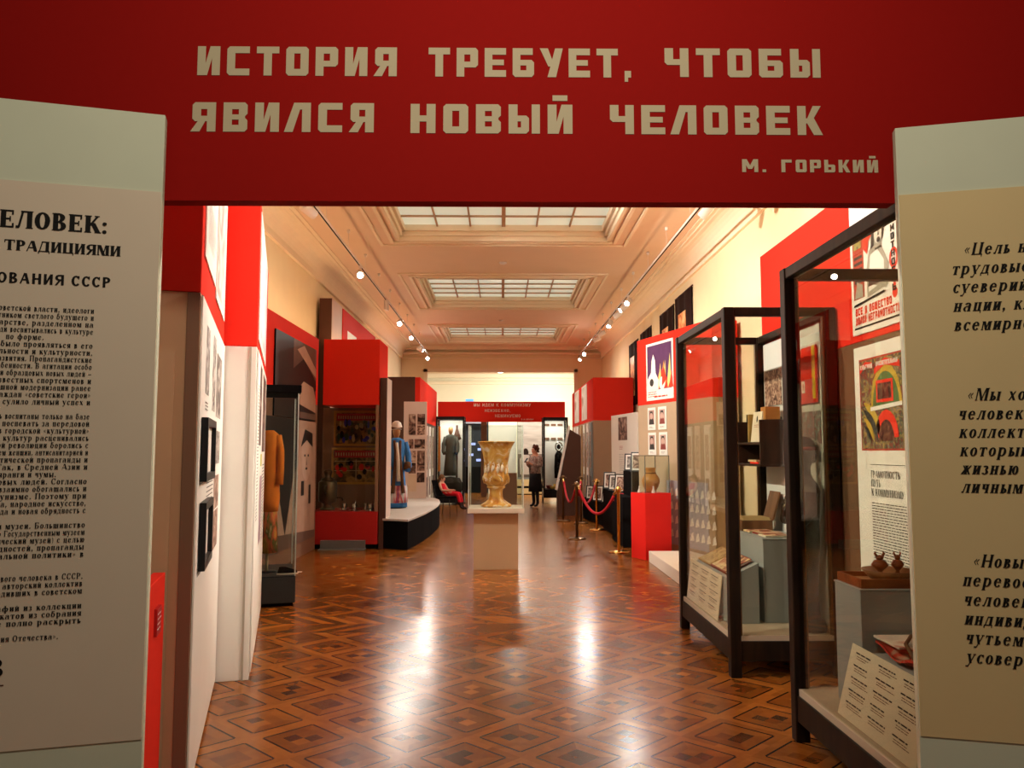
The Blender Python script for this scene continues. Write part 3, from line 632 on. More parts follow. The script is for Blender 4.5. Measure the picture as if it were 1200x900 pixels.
# ---- left red wall with the big photographs, and the red corner block
WL = -2.95
pw = partition('partition', 'long red wall behind the narrow glass case, carrying huge dark photographs', [(WL, 8.35), (WL, 12.93), (WL - .3, 12.93), (WL - .3, 8.35)], 2.275, 3.34, BROWN, RED)
FW = Face((WL, 8.35), (WL, 12.93))
def d_big(mb, w, h, y):
    # interior view: sloping beams and a seated pale shape in the upper half
    m1, m2, m3 = mat('photo_dark', (.022, .014, .011), .5, .2), mat('photo_mid', (.13, .075, .055), .5, .25), mat('photo_pale', (.40, .255, .185), .5, .2)
    mb.rec(0, 0, w, h, m1, 1, y)
    mb.pol([(.9, h * .62), (1.5, h * .80), (w, h * .55), (w, h), (.9, h)], m2, 2, y)
    mb.pol([(1.1, h * .88), (1.6, h * .76), (w, h * .60), (w, h * .72), (1.5, h * .97)], m3, 3, y)
    mb.pol([(.7, h * .52), (1.3, h * .66), (w, h * .42), (w, h * .50), (1.35, h * .74)], m1, 4, y)
    mb.pol([(1.1, h * .36), (1.5, h * .50), (2.1, h * .46), (w, h * .30), (w, h * .12), (1.2, h * .2)], m3, 3, y)
    mb.rec(w * .55, h * .02, w, h * .10, m2, 4, y)
board('wall_photograph', 'large dark photograph of an interior on the red wall, above the pale portrait', 'photograph', FW, 2.05, 2.0, 2.28, 1.13, .02, BLACKM, d_big)
def d_face(mb, w, h, y):
    m3, m2 = mat('photo_pale', (0, 0, 0)), mat('photo_mid', (0, 0, 0)); m1 = mat('photo_dark', (0, 0, 0))
    mb.rec(0, 0, w, h, m3, 1, y)
    mb.pol([(0, h * .40), (w * .30, h * .44), (w * .42, h * .10), (w * .55, h * .55), (w * .62, h * .62), (w * .62, h), (0, h)], m1, 2, y); mb.ell(w * .80, h * .70, .30, .36, mat('photo_face', (.46, .31, .235), .5, .15), 3, 24, y)
    mb.pol([(w * .68, h * .78), (w * .76, h * .93), (w * .92, h * .9), (w * .93, h * .78), (w * .8, h * .84)], m1, 4, y)
    for du in (-.11, .10): mb.ell(w * .80 + du, h * .71, .045, .02, m1, 5, 12, y)
    mb.ell(w * .80, h * .60, .07, .02, m1, 5, 12, y); mb.pol([(w * .80 - .02, h * .63), (w * .8 + .03, h * .63), (w * .8, h * .70)], m2, 5, y)
    mb.rec(w * .70, h * .38, w * .76, h * .5, m1, 4, y); mb.rec(w * .86, h * .3, w * .90, h * .46, m1, 4, y)
    mb.pol([(0, 0), (w, 0), (w, h * .06), (0, h * .15)], m2, 4, y)
board('wall_photograph', 'tall pinkish portrait photograph below the interior view on the red wall', 'photograph', FW, 1.45, .22, 2.95, 1.77, .02, BLACKM, d_face)
# red corner niche
NY = 12.95
nb = thing('display_niche', 'red corner niche with glass front showing framed posters above a dark red base', 'showcase', (-2.42, NY, 0))
MB().box(-.45, .45, 0, .95, 2.28, 3.34, RED).build('frieze', nb, .004)
MB().box(-.64, .45, 0, .95, .07, .585, REDDARK).build('base', nb, .004)
MB().box(-.62, .43, .03, .9, 0, .07, BLACKM).build('plinth', nb)
MB().box(-.64, .45, .90, .95, .585, 2.28, mat('umber_board', (.26, .155, .095), .6, .05, 5)).build('back_board', nb)
MB().box(.40, .45, 0, .90, .585, 2.28, mat('umber_board', (0, 0, 0))).build('side_board', nb)
MB().box(-.64, .40, .015, .023, .585, 2.28, GLASS).build('glass_pane', nb)
FNi = Face((-3.06, NY + .90), (-1.97, NY + .90))
def art_posters(kind):
    def d(mb, w, h, y):
        r = random.Random(5 + kind)
        mb.rec(.035, .035, w - .035, h - .035, photo('art_ochre_%d' % kind, [(.02, .025, .012), (.10, .07, .02), (.34, .19, .05), (.45, .28, .10)], 7, 5, 1, kind), 1, y)
        mb.rec(.05, h - .17, w - .05, h - .05, mat('art_red', (.42, .03, .025), .5, .2), 2, y)
        for k in range(16): u = .07 + k * (w - .16) / 16; mb.rec(u, h - .14, u + .022, h - .085, mat('art_cream', (.55, .42, .22), .5), 3, y)
        if kind: 
            for k in range(2): mb.rec(.05, h * .62 - k * h * .26, w - .05, h * .62 - k * h * .26 + .012, mat('art_cream', (0, 0, 0)), 3, y)
            mb.rec(w * .5 - .006, .06, w * .5 + .006, h - .2, mat('art_cream', (0, 0, 0)), 3, y)
            for k in range(14): mb.ell(r.uniform(.1, w - .1), r.uniform(.1, h - .25), r.uniform(.02, .05), r.uniform(.03, .06), RED if k % 3 else BLACKM, 4, 10, y)
        else:
            for k in range(34): mb.ell(r.uniform(.08, w - .08), r.uniform(.08, h * .68), r.uniform(.02, .045), r.uniform(.03, .07), (BLACKM, mat('art_green', (.03, .07, .03), .5), mat('art_blue', (.05, .05, .45), .5))[k % 3] if k < 26 else mat('art_cream', (0, 0, 0)), 3 + k % 3, 10, y)
    return d
board('niche_poster', 'upper yellow-bordered poster of a dark crowd, inside the red corner niche', 'poster', FNi, .19, 1.63, .80, .60, .015, mat('yellow_ochre_frame', (.55, .30, .06), .5), art_posters(0))
board('niche_poster', 'lower yellow-bordered poster with six small scenes, inside the red corner niche', 'poster', FNi, .16, .98, .84, .62, .015, mat('yellow_ochre_frame', (0, 0, 0)), art_posters(1))
# samovar and tea things
sm = thing('samovar', 'dark bronze samovar standing in the red corner niche', 'samovar', (-2.84, NY + .35, .586))
DBR = mat('dark_bronze', (.10, .07, .035), .35, .25, 14, metal=.75)
MB().lathe([(.001, 0), (.12, 0), (.12, .03), (.07, .05), (.06, .10), (.14, .14), (.15, .2), (.15, .44), (.13, .47), (.001, .48)], DBR, 28).build('body', sm)
MB().lathe([(.001, .47), (.11, .475), (.10, .51), (.05, .53), (.06, .58), (.075, .62), (.05, .65), (.001, .66)], DBR, 24).build('crown', sm)
MB().tube([(.14, 0, .20), (.20, 0, .20), (.24, 0, .19), (.25, 0, .15)], .013, DBR).build('tap', sm)
for k in (-1, 1): MB().tube([(0, k * .15, .40), (0, k * .19, .38), (0, k * .19, .30), (0, k * .15, .28)], .01, DBR).build('handle', sm)
for k, (dx, dy) in enumerate(((-.02, .36), (.17, .20), (.33, .36), (.44, .16))):
    c = thing('tea_glass', ('silvery tea glass nearest the samovar in the red niche', 'silvery tea glass second from the samovar in the red niche', 'silvery tea glass third from the samovar in the red niche', 'silvery tea glass farthest from the samovar in the red niche')[k], 'glass', (-2.55 + dx, NY + dy, .586), 0, 'tea glasses in the niche')
    MB().lathe([(.001, .0), (.075, 0), (.08, .012), (.03, .012), (.03, .02), (.038, .11), (.034, .11), (.026, .03), (.001, .03)], mat('silvered_metal', (.55, .55, .52), .2, .1, 20, metal=.9), 20).build('holder', c)
    MB().tube([(.036, 0, .09), (.065, 0, .08), (.062, 0, .045), (.034, 0, .035)], .005, mat('silvered_metal', (0, 0, 0))).build('handle', c)
    MB().tube([(.0, .0, .03), (.03, 0.01, .16)], .004, mat('silvered_metal', (0, 0, 0)), 6).build('spoon', c)
o = MB().box(-.36, .36, 0, .20, 0, .018, GREYM).box(-.35, .35, .12, .16, .018, .14, GREYM).prism([(-.35, .16), (.35, .16), (.35, .20), (-.35, .20)], .018, .14, GREYM).build('step_guard', None, .004, (-2.50, NY - .22, 0))
tag(o, 'low grey metal kick guard on the floor before the red corner niche', 'guard')
# pale post at the end of the niche
o = MB().box(0, .11, 0, .012, 0, 2.72, BROWND).box(.0, .11, .012, .55, 0, 2.72, MAUVE).build('screen_slab', None, .003, (-1.955, NY + .02, 0)); tag(o, 'pinkish upright slab closing the end of the red corner niche', 'screen')

# tall pilaster box and high red sign beyond
o = MB().box(-3.24, -3.02, 14.2, 15.1, 0, 4.25, BROWND).box(-3.02, -3.012, 14.2, 15.1, 0, 4.25, MAUVE).build('tall_box', None, .004); tag(o, 'tall brown upright box against the cream wall, rising above the red niche', 'partition')
sg = thing('wall_sign', 'high red sign with white letters on the cream wall, past the tall brown box', 'sign', (-3.0, 15.12, 3.0), 90)
MB().box(0, 3.9, 0, .22, 0, 1.23, RED).build('board', sg, .004)
mb = MB(); dashes(mb, .45, .15, 2.9, 1.0, 2, LETTER2, 3, .9, 1, .1); mb.build('lettering', sg)

# ---- costume stage
st = thing('stage', 'low curved stage with pale top and black sides beside the pinkish slab', 'stage', (-1.9, 15.6, 0))
outl = [(-1.90, 12.98), (-1.47, 12.78), (-1.41, 13.3), (-1.34, 14.1), (-1.29, 15.1), (-1.27, 16.2), (-1.30, 17.1), (-1.38, 17.9), (-1.52, 18.5), (-1.75, 18.9), (-3.24, 18.9), (-3.24, 15.2), (-2.96, 15.2), (-2.96, 14.05), (-1.90, 14.05)]
outl = [(x + 1.9, y - 15.6) for x, y in outl]
MB().prism(outl, 0, .44, BLACKM).build('base', st)
MB().prism([(x * 1.012, y * 1.003) for x, y in outl], .44, .475, mat('stage_top_paint', (.52, .47, .42), .5, .05, 3)).build('top', st, .006)
# brown partition behind the stage and its red side
p3 = partition('partition', 'dark brown partition with red side frieze behind the costume stage', [(-3.22, 19.7), (-2.0, 19.7), (-2.0, 24.75), (-3.22, 24.75)], 2.285, 3.34, BROWND, RED)
o = MB().box(-3.24, -2.12, 19.66, 19.70, .0, 3.345, BROWND).build('front_board', p3); o.location = (-p3.location.x, -p3.location.y, 0)
F3 = Face((-2.0, 19.7), (-2.0, 24.75))
STEEL = mat('pale_metal_strip', (.62, .56, .44), .3, .1, 6)
for k, (u, m) in enumerate(((.35, WHITE), (1.35, MAUVE), (2.25, WHITE), (3.2, STEEL))):
    board('display_strip', ('narrow white', 'narrow pinkish', 'second narrow white', 'narrow yellowish')[k] + ' upright display strip on the red-topped side behind the stage', 'panel', F3, u, .15, .55, 2.05, .03, m, lambda mb, w, h, y: (mb.rec(.08, .9, w - .08, 1.8, PH[1], 1, y), mb.rec(.1, .2, w - .1, .7, SEPD[2], 1, y)), 'display strips behind the stage')
pp = thing('photo_board', 'pinkish standing board with sepia photographs at the back of the stage', 'panel', (-2.22, 18.3, .475), 4)
MB().box(0, .52, -.03, .03, 0, 2.18, MAUVE).build('board', pp, .003)
k = 0
for u0, v0, u1, v1, m in ((.12, 1.43, .27, 1.90, SEPD[0]), (.31, 1.66, .48, 1.90, SEPD[1]), (.31, 1.43, .48, 1.64, PH[3]), (.12, 1.12, .22, 1.33, SEPD[2]), (.25, 1.12, .48, 1.33, SEPD[0]), (.12, .82, .28, 1.07, PH[1]), (.31, .62, .48, 1.07, SEPD[1]), (.12, .56, .28, .80, SEPD[2]), (.31, .36, .48, .58, SEPD[0]), (.12, .16, .30, .54, mat('buff_print', (.62, .45, .32), .6))):
    MB().box(u0, u1, -.036, -.03, v0, v1, m).build('photograph', pp)

# ---- right side: poster wall behind the tall cases
WP = 2.38
pr = partition('partition', 'red and brown poster wall behind the tall glass cases', [(WP, 3.3), (3.24, 3.3), (3.24, 7.28), (WP, 7.28)], 2.27, 3.33, mat('chocolate_board', (.16, .085, .045), .5, .06, 5), RED)
FP = Face((WP, 7.28), (WP, 3.3))
ORR = mat('poster_red', (.80, .05, .025), .55, .05); PWH = mat('poster_white', (.82, .78, .70)); PG = mat('poster_grey', (.36, .33, .26), .6, .3, 30); PGD = mat('poster_dark_grey', (.05, .045, .04), .6, .2)
def d_lit(mb, w, h, y):
    mb.rec(.03, .03, w - .03, h - .03, PWH, 1, y)
    text(mb, 'ТЫ ПОМОГАЕШЬ', .06, h - .13, .085, INK, 3, 'block', w * .92, y=y)
    mb.rec(.04, .235, .20, h - .30, mat('poster_dull_red', (.45, .06, .035), .6, .2), 2, y)
    for k in range(5): mb.rec(.06, .50 - k * .04, .18, .52 - k * .04, PGD, 3, y)
    mb.rec(.06, .57, .17, .67, photo('poster_medallion', [(.1, .08, .02), (.4, .35, .1), (.1, .1, .08)], 20, 3, 1, 2), 3, y)
    mb.pol([(.06, .24), (.18, .24), (.18, .32), (.10, .35)], PG, 4, y)
    # woman in a red headscarf, one arm across the body
    q = lambda pts: [(u, .27 + (v - .42) * .83) for u, v in pts]; t = lambda v: .27 + (v - .42) * .83
    mb.pol(q([(.24, .36), (.52, .40), (.54, .56), (.46, .70), (.40, .76), (.28, .72), (.24, .58)]), PG, 3, y)
    mb.pol(q([(.26, .40), (.48, .44), (.48, .60), (.40, .70), (.30, .68)]), PWH, 4, y)
    mb.pol(q([(.28, .46), (.50, .38), (.55, .44), (.53, .50), (.34, .53)]), PG, 5, y)
    mb.pol(q([(.26, .44), (.44, .44), (.50, .50), (.44, .47), (.28, .50)]), PGD, 6, y)
    mb.ell(.40, t(.84), .085, .108, PG, 4, 20, y); mb.pol(q([(.37, .70), (.46, .70), (.45, .78), (.36, .78)]), PG, 3, y)
    mb.ell(.415, t(.83), .055, .075, mat('poster_pale_face', (.62, .57, .47), .6, .1), 5, 20, y)
    mb.pol(q([(.33, .88), (.32, .95), (.40, 1.0), (.49, .96), (.50, .90), (.42, .93)]), ORR, 6, y); mb.pol(q([(.33, .95), (.22, .90), (.20, .76), (.26, .70), (.28, .80), (.34, .84)]), ORR, 5, y)
    mb.pol(q([(.31, .72), (.34, .88), (.37, .90), (.36, .74)]), PGD, 6, y); mb.pol(q([(.47, .75), (.50, .86), (.485, .92), (.465, .80)]), PGD, 6, y)
    for u in (.385, .45): mb.ell(u, t(.865), .020, .009, PGD, 7, 10, y); mb.rec(u - .025, t(.888), u + .025, t(.897), PGD, 7, y)
    mb.ell(.425, t(.765), .024, .018, PGD, 7, 10, y); mb.pol(q([(.415, .80), (.435, .80), (.428, .85)]), PGD, 7, y)
    for k, c in enumerate('ГРАМОТНОСТЬ'): text(mb, c, .575, .72 - k * .052, .042, INK, 4, 'block', .046, y=y)
    mb.ell(.60, .40, .055, .065, ORR, 2, 20, y); mb.ell(.60, .40, .032, .042, PWH, 2.5, 20, y); mb.rec(.585, .22, .615, .35, ORR, 2, y); mb.ell(.60, .19, .032, .036, ORR, 2, 16, y)
    mb.pol([(.05, .185), (.48, .215), (.48, .228), (.05, .20)], INK, 6, y)
    text(mb, 'ВСЕ В ОБЩЕСТВО', .06, .125, .050, ORR, 3, 'block', .50, y=y); text(mb, 'ДОЛОЙ НЕГРАМОТНОСТЬ', .06, .065, .050, ORR, 3, 'block', .60, y=y); mb.rec(.04, .035, w - .04, .047, INK, 3, y)
board('poster', 'white poster of a shouting woman in red headscarf with bold red lettering', 'poster', FP, 1.915, 2.315, .70, 1.0, .008, PWH, d_lit)
def d_text(mb, w, h, y):
    u0, v0, u1, v1 = .075, 1.49, .665, 2.085
    mb.rec(u0, v0, u1, v1, mat('poster_dull_red', (0, 0, 0)), 1, y)
    mb.rec(u0 + .012, v0 + .012, u1, v1 - .012, photo('folk_art', [(.03, .05, .07), (.25, .05, .03), (.08, .11, .08), (.45, .27, .06), (.10, .16, .24)], 12, 6, 2, 3), 2, y)
    mb.ell(u0 + .36, v0 + .28, .20, .26, mat('folk_yellow', (.55, .36, .05), .5, .2), 3, 24, y, 0, PI); mb.ell(u0 + .36, v0 + .28, .17, .21, mat('folk_green', (.10, .18, .06), .5, .2), 4, 24, y, 0, PI)
    mb.rec(u0 + .24, v0 + .30, u0 + .46, v0 + .44, ORR, 5, y); mb.rec(u0 + .26, v0 + .32, u0 + .44, v0 + .42, photo('folk_dark', [(.03, .01, .01), (.12, .04, .03), (.3, .15, .08)], 20, 4, 1, 3), 6, y)
    mb.ell(u0 + .36, v0 + .08, .15, .17, ORR, 5, 24, y, 0, PI); mb.ell(u0 + .36, v0 + .06, .10, .13, photo('folk_dark', []), 6, 20, y, 0, PI)
    for k in range(4): mb.ell(u0 + .06, v0 + .05, .24 - k * .05, .26 - k * .05, (mat('folk_yellow', (0, 0, 0)), PGD)[k % 2], 5 + k, 20, y, 0, PI / 2)
    mb.pol([(u0 + .02, v0 + .50), (u0 + .10, v0 + .54), (u0 + .20, v0 + .52), (u0 + .20, v0 + .56), (u0 + .1, v0 + .575), (u0 + .02, v0 + .54)], ORR, 5, y)
    mb.pol([(u0 + .22, v0 + .48), (u0 + .36, v0 + .53), (u0 + .55, v0 + .50), (u0 + .55, v0 + .54), (u0 + .36, v0 + .575), (u0 + .22, v0 + .52)], ORR, 5, y)
    text(mb, 'КУЛЬТУРНО', u0 + .03, v0 + .525, .03, PWH, 6, 'block', .17, y=y); text(mb, 'ПРОСВЕТИТЕЛЬНАЯ', u0 + .25, v0 + .53, .028, PWH, 6, 'block', .28, y=y)
    mb.pol([(u0 + .16, v0 + .25), (u0 + .57, v0 + .27), (u0 + .57, v0 + .295), (u0 + .16, v0 + .275)], PWH, 7, y)
    mb.rec(.19, 1.40, w - .02, 1.403, INK, 2, y)
    text(mb, 'ГРАМОТНОСТЬ', .195, 1.318, .045, INK, 2, 'serif', .38, bold=.8, y=y); text(mb, 'ПУТЬ', .195, 1.262, .045, INK, 2, 'serif', .13, bold=.8, y=y); text(mb, 'К КОММУНИЗМУ', .195, 1.205, .045, INK, 2, 'serif', .42, bold=.8, y=y)
    dashes(mb, .195, .62, w - .02, 1.17, 32, INK, 21, .55, 2, .12, y)
o = board('wall_sheet', 'white sheet with a colourful folk print above black text, behind the nearest glass case', 'poster', FP, 1.92, .06, .95, 2.17, .01, WHITE, d_text)

# ---- right side: portrait partition with the fire poster
R1, R0 = (2.85, 10.85), (2.22, 13.1)
rp_ = partition('partition', 'beige partition with red frieze beyond the tall cases, carrying portraits', [R0, R1, (3.24, 10.98), (3.24, 13.25), (2.5, 13.2)], 2.275, 3.34, BEIGE, RED)
FR = Face(R0, R1)
def d_fire(mb, w, h, y):
    V_, F1, F2 = mat('fire_violet', (.10, .035, .10), .5, .3, 8), mat('fire_orange', (.85, .34, .04), .5, .2, 10), mat('fire_yellow', (.9, .62, .22), .5, .2)
    mb.rec(.04, .16, w - .04, h - .04, V_, 1, y)
    r = random.Random(3)
    for k in range(9):
        u = w * .46 + k * w * .058; hh = h * (.35 + .5 * r.random()); mb.pol([(u - .08, .17), (u + .08, .17), (u + .06, hh * .5), (u + .03, hh), (u - .03, hh * .6)], (F1, F2, ORR)[k % 3], 2 + k % 3, y)
    mb.pol([(.05, .16), (.42, .16), (.44, .30), (.34, .42), (.32, .62), (.26, .72), (.20, .62), (.18, .44), (.06, .34)], PWH, 5, y); mb.ell(.20, .28, .07, .06, PGD, 6, 14, y)
    mb.ell(.55, .25, .10, .10, PWH, 5, 14, y); mb.pol([(.55, .2), (.7, .3), (.62, .5), (.56, .42)], ORR, 6, y)
    dashes(mb, .06, .05, w * .42, .15, 3, ORR, 2, .6, 2, .1, y); dashes(mb, w * .30, .03, w * .8, .08, 1, ORR, 3, .8, 2, .1, y)
board('poster', 'poster of a white figure before orange flames on the red frieze', 'poster', FR, .345, 2.33, .90, .90, .008, PWH, d_fire)
for k, (u, z, lab) in enumerate(((.37, 1.87, 'upper portrait card nearer the white text board'), (.73, 1.87, 'upper portrait card nearer the tall glass case'), (.375, 1.48, 'lower portrait card nearer the white text board'), (.75, 1.48, 'lower portrait card nearer the tall glass case'))):
    def d_p(mb, w, h, y, k=k):
        mb.rec(.04, .085, w - .04, h - .04, mat('portrait_ground_%d' % (k % 2), ((.42, .25, .2), (.5, .34, .28))[k % 2], .5, .2, 14), 1, y)
        mb.pol([(.05, .086), (w - .05, .086), (w - .07, .16), (w / 2, .2), (.07, .16)], (PGD, mat('portrait_robe', (.25, .06, .05), .5))[k % 2], 2, y)
        mb.ell(w / 2, .225, .042, .06, mat('portrait_skin', (.55, .36, .28), .5, .2), 3, 16, y); mb.pol([(w / 2 - .055, .23), (w / 2 - .04, .29), (w / 2 + .04, .29), (w / 2 + .055, .23), (w / 2 + .02, .265), (w / 2 - .02, .265)], PGD, 4, y)
        dashes(mb, .06, .025, w - .06, .06, 2, INK, k, .5, 1, .4, y)
    board('portrait_card', 'small white-bordered ' + lab + ', under the fire poster', 'portrait', FR, u, z, .27, .35, .006, PAPER, d_p, 'portrait cards')
def d_lav(mb, w, h, y):
    r = random.Random(2)
    for k in range(9):
        for j in range(4): u = .1 + k * .15; v = .1 + j * .2; mb.pol([(u, v), (u + .11, v + .02), (u + .08, v + .13), (u + .03, v + .10)], LETTER2, 1, y)
board('low_poster', 'lavender-grey poster with white pattern, low on the beige portrait partition', 'poster', FR, .98, .18, 1.2, .93, .008, mat('lavender_print', (.42, .39, .44), .6, .05), d_lav)
# white text board
W0, W1 = (2.291, 16.87), (2.525, 15.01)
tb = thing('text_board', 'white standing board with dark photograph above grey text, between red friezes', 'panel', (W0[0], W0[1], 0), math.degrees(direc(W0, W1)))
MB().box(0, 1.86, 0, .05, 0, 2.27, WHITE).build('board', tb, .003)
MB().box(.57, 1.19, -.006, 0, 1.755, 2.21, SEPD[1]).build('photograph', tb)
mb = MB(); dashes(mb, .62, 1.57, .88, 1.65, 3, mat('dull_red_ink', (.35, .06, .05), .6), 3); mb.build('heading', tb); mb = MB(); dashes(mb, .6, 1.0, 1.72, 1.5, 14, mat('grey_ink', (0, 0, 0)), 8, .4); mb.build('lettering', tb)
# far red partition
p4 = partition('partition', 'far red-topped brown partition beyond the photo steps, with mirror-like prints', [(2.24, 19.7), (3.22, 19.7), (3.22, 25.6), (2.24, 25.6)], 2.285, 3.34, mat('milk_brown_board', (.40, .245, .15), .6, .05), RED)
F4 = Face((2.24, 25.6), (2.24, 19.7))
SILV = photo('silvery_print', [(.45, .36, .28), (.72, .64, .54), (.82, .78, .70), (.5, .28, .2)], 1.2, 3, .4, 2)
for u, lab in ((1.0, 'silvery upright print nearer the far banner, on the far red frieze'), (3.15, 'silvery upright print nearer the photo steps, on the far red frieze')): board('frieze_print', lab, 'poster', F4, u, 2.37, 1.35, .93, .01, PAPER, lambda mb, w, h, y: mb.rec(.04, .04, w - .04, h - .04, SILV, 1, y), 'prints on the far frieze')
for k, (u, m) in enumerate(((.9, MAUVE), (1.75, WHITE), (2.7, mat('ochre_strip', (.45, .28, .12), .5)), (3.6, STEEL), (4.5, WHITE), (5.2, GREY))):
    board('display_strip', ('pinkish upright strip', 'broad white upright strip', 'ochre upright strip', 'pale metal upright strip', 'second white upright strip', 'grey upright strip')[k] + ' below the far red frieze beside the leaning board', 'panel', F4, u, .12, .55, 2.12, .03, m, lambda mb, w, h, y: (mb.rec(.08, 1.0, w - .08, 1.9, PH[1], 1, y), mb.rec(.1, .2, w - .1, .8, SEPD[2], 1, y)), 'display strips under the far red frieze')
# tapestries on the cream wall
TAP = mat('black_red_carpet', (.022, .008, .007), .9, .4, 40)
TPIC = photo('carpet_medallion', [(.25, .06, .02), (.55, .14, .04), (.75, .42, .16), (.8, .6, .35)], 5, 3, .8, 5)
FWR = Face((XW, YE), (XW, 3.2))
for k, (y0, zt, lab) in enumerate(((20.55, 4.22, 'dark carpet with an orange centre, farthest of the hung wall carpets'), (18.85, 4.27, 'dark carpet with an orange centre, second from the far end of the hall'), (16.5, 4.32, 'dark carpet with a small orange centre, third from the far end of the hall'), (15.0, 4.38, 'dark carpet with an orange centre, hung nearest the tall glass cases'))):
    r = thing('wall_carpet', lab, 'carpet', FWR.at(YE - y0, zt - 1.55, .02), FWR.deg, 'carpets hung on the cream wall')
    mb = MB(); n = 14
    for i in range(n):                                        # slightly waving cloth
        u0, u1 = 1.3 * i / n, 1.3 * (i + 1) / n; d0, d1 = .015 * math.sin(i * 1.1), .015 * math.sin((i + 1) * 1.1)
        mb.add([(u0, -.015 + d0, 0), (u1, -.015 + d1, 0), (u1, -.015 + d1, 1.55), (u0, -.015 + d0, 1.55), (u0, .0 + d0, 0), (u1, .0 + d1, 0), (u1, d1, 1.55), (u0, d0, 1.55)], [(0, 1, 2, 3), (5, 4, 7, 6), (3, 2, 6, 7), (1, 0, 4, 5)], TAP, True)
    mb.build('carpet', r)
    MB().box(.36, .94, -.040, -.034, .22, 1.20, TPIC).build('medallion', r)
    MB().tube([(-.04, 0, 1.56), (1.34, 0, 1.56)], .012, BROWND).build('rod', r)

# ================================================================= tall glass cases
def tall_case(name, label, y0, y1, x0=1.57, x1=2.365, H=2.565, back=False):
    r = thing(name, label, 'showcase', (x0, y0, 0)); W, L, p, bm = x1 - x0, y1 - y0, .075, .062
    for i, (x, y) in enumerate(((0, 0), (W - p, 0), (0, L - p), (W - p, L - p))):
        post = MB().box(x, x + p, y, y + p, 0, H, CASEW).build('post', r, .006)
        sx, sy = (1 if x == 0 else -1), (1 if y == 0 else -1)
        MB().box(x + (p if sx > 0 else -.012), x + (p + .012 if sx > 0 else 0), y + p * .25, y + p * .75, .28, H - bm, BRASSD).build('bead', post)
    for nm, z0, z1 in (('base_rail', .11, .245), ('top_rail', H - bm, H)):
        f = MB()
        f.box(p, W - p, .008, p - .008, z0, z1, CASEW).box(p, W - p, L - p + .008, L - .008, z0, z1, CASEW).box(.008, p - .008, p, L - p, z0, z1, CASEW).box(W - p + .008, W - .008, p, L - p, z0, z1, CASEW)
        f.build(nm, r, .005)
    MB().box(.02, W - .02, .02, L - .02, .245, .28, mat('case_floor_board', (.44, .36, .26), .6, .05)).build('floor_board', r)
    for nm, b in (('front_pane', (.030, .036, p, L - p)), ('back_pane', (W - .036, W - .030, p, L - p)), ('near_pane', (p, W - p, .030, .036)), ('far_pane', (p, W - p, L - .036, L - .030))):
        if nm == 'back_pane' and back: continue
        z0, z1 = .28, H - bm
        MB().box(*b, z0, z1, GLASSG).build(nm, r)
    return r
tall_case('glass_case', 'tall dark-framed glass case partly behind the yellowish quotation board', 3.045, 4.485)
tall_case('glass_case', 'tall dark-framed glass case with hanging bookshelf, behind the nearest glass case', 5.63, 7.235)
GRB = mat('blue_grey_board', (.31, .325, .315), .6, .04, 5)
# --- nearest case : contents
o = MB().box(0, .47, 0, .30, 0, .59, GRB).box(-.004, .474, -.004, .304, .59, .60, GRB).build('display_plinth', None, .003, (1.735, 3.95, .281)); tag(o, 'grey display plinth carrying a wooden tray and bowl in the nearest glass case', 'plinth')
o = MB().box(0, .44, 0, .52, 0, .305, GRB).build('display_plinth', None, .003, (1.765, 3.40, .281)); tag(o, 'low grey display plinth under a red cloth in the nearest glass case', 'plinth')
TW = wood('reddish_wood', (.15, .035, .012), (.30, .085, .028), 8, (6, 1, 1), .35)
tr = thing('wooden_tray', 'flat reddish wooden tray on the grey plinth in the nearest case', 'tray', (1.745, 3.96, .8815))
MB().box(.015, .435, .015, .265, 0, .02, wood('pale_tray_wood', (.30, .13, .05), (.45, .22, .09))).build('bottom', tr)
mb = MB()
for b in ((0, .45, 0, .015), (0, .45, .265, .28), (0, .015, .015, .265), (.435, .45, .015, .265)): mb.box(*b, 0, .045, TW)
mb.build('rim', tr, .003)
bw = thing('wooden_bowl', 'shallow wide wooden bowl standing on the reddish tray', 'bowl', (1.935, 4.07, .9035))
MB().lathe([(.001, 0), (.075, 0), (.10, .02), (.13, .055), (.122, .055), (.09, .022), (.001, .014)], wood('bowl_wood', (.16, .06, .02), (.28, .12, .045), 6, (1, 1, 6)), 32).build('body', bw)
for k, (dx, dy, s) in enumerate(((-.035, .02, 1.0), (.06, .03, .75))):
    g = thing('carved_figurine', ('taller carved wooden bird figurine in the shallow bowl', 'smaller carved wooden bird figurine in the shallow bowl')[k], 'figurine', (1.935 + dx, 4.07 + dy, .918), 0, 'carved figurines in the bowl')
    MB().lathe([(.001, 0), (.028 * s, 0), (.02 * s, .015), (.012 * s, .03), (.03 * s, .045), (.042 * s, .06), (.03 * s, .078), (.015 * s, .085), (.001, .086)], TW, 18).build('body', g)
    mb = MB().lathe([(.001, .082 * 1), (.018 * s, .088), (.02 * s, .102), (.001, .11)], TW, 12)
    for q in (-1, 1): mb.tube([(q * .012 * s, 0, .10), (q * .024 * s, 0, .118), (q * .016 * s, 0, .125)], [.008 * s, .006 * s, .002], TW, 8)
    mb.build('head', g)
o = MB().box(0, .06, 0, .09, 0, .115, TW).box(.06, .075, .01, .03, .0, .03, TW).build('wooden_block', None, .004, (2.075, 3.985, .928)); tag(o, 'upright dark red wooden block at the tray edge, beside the shallow bowl', 'block')
o.location.z = .903
cl = thing('red_cloth', 'folded red embroidered cloth on the low grey plinth', 'cloth', (1.772, 3.44, .588))
mb = MB(); n = 16; rr = random.Random(4)
def cz(i, j): return .012 + .045 * (.5 + .5 * math.sin(i * .9 + j * .5)) * (1 - .4 * j / n) + .03 * (j / n)
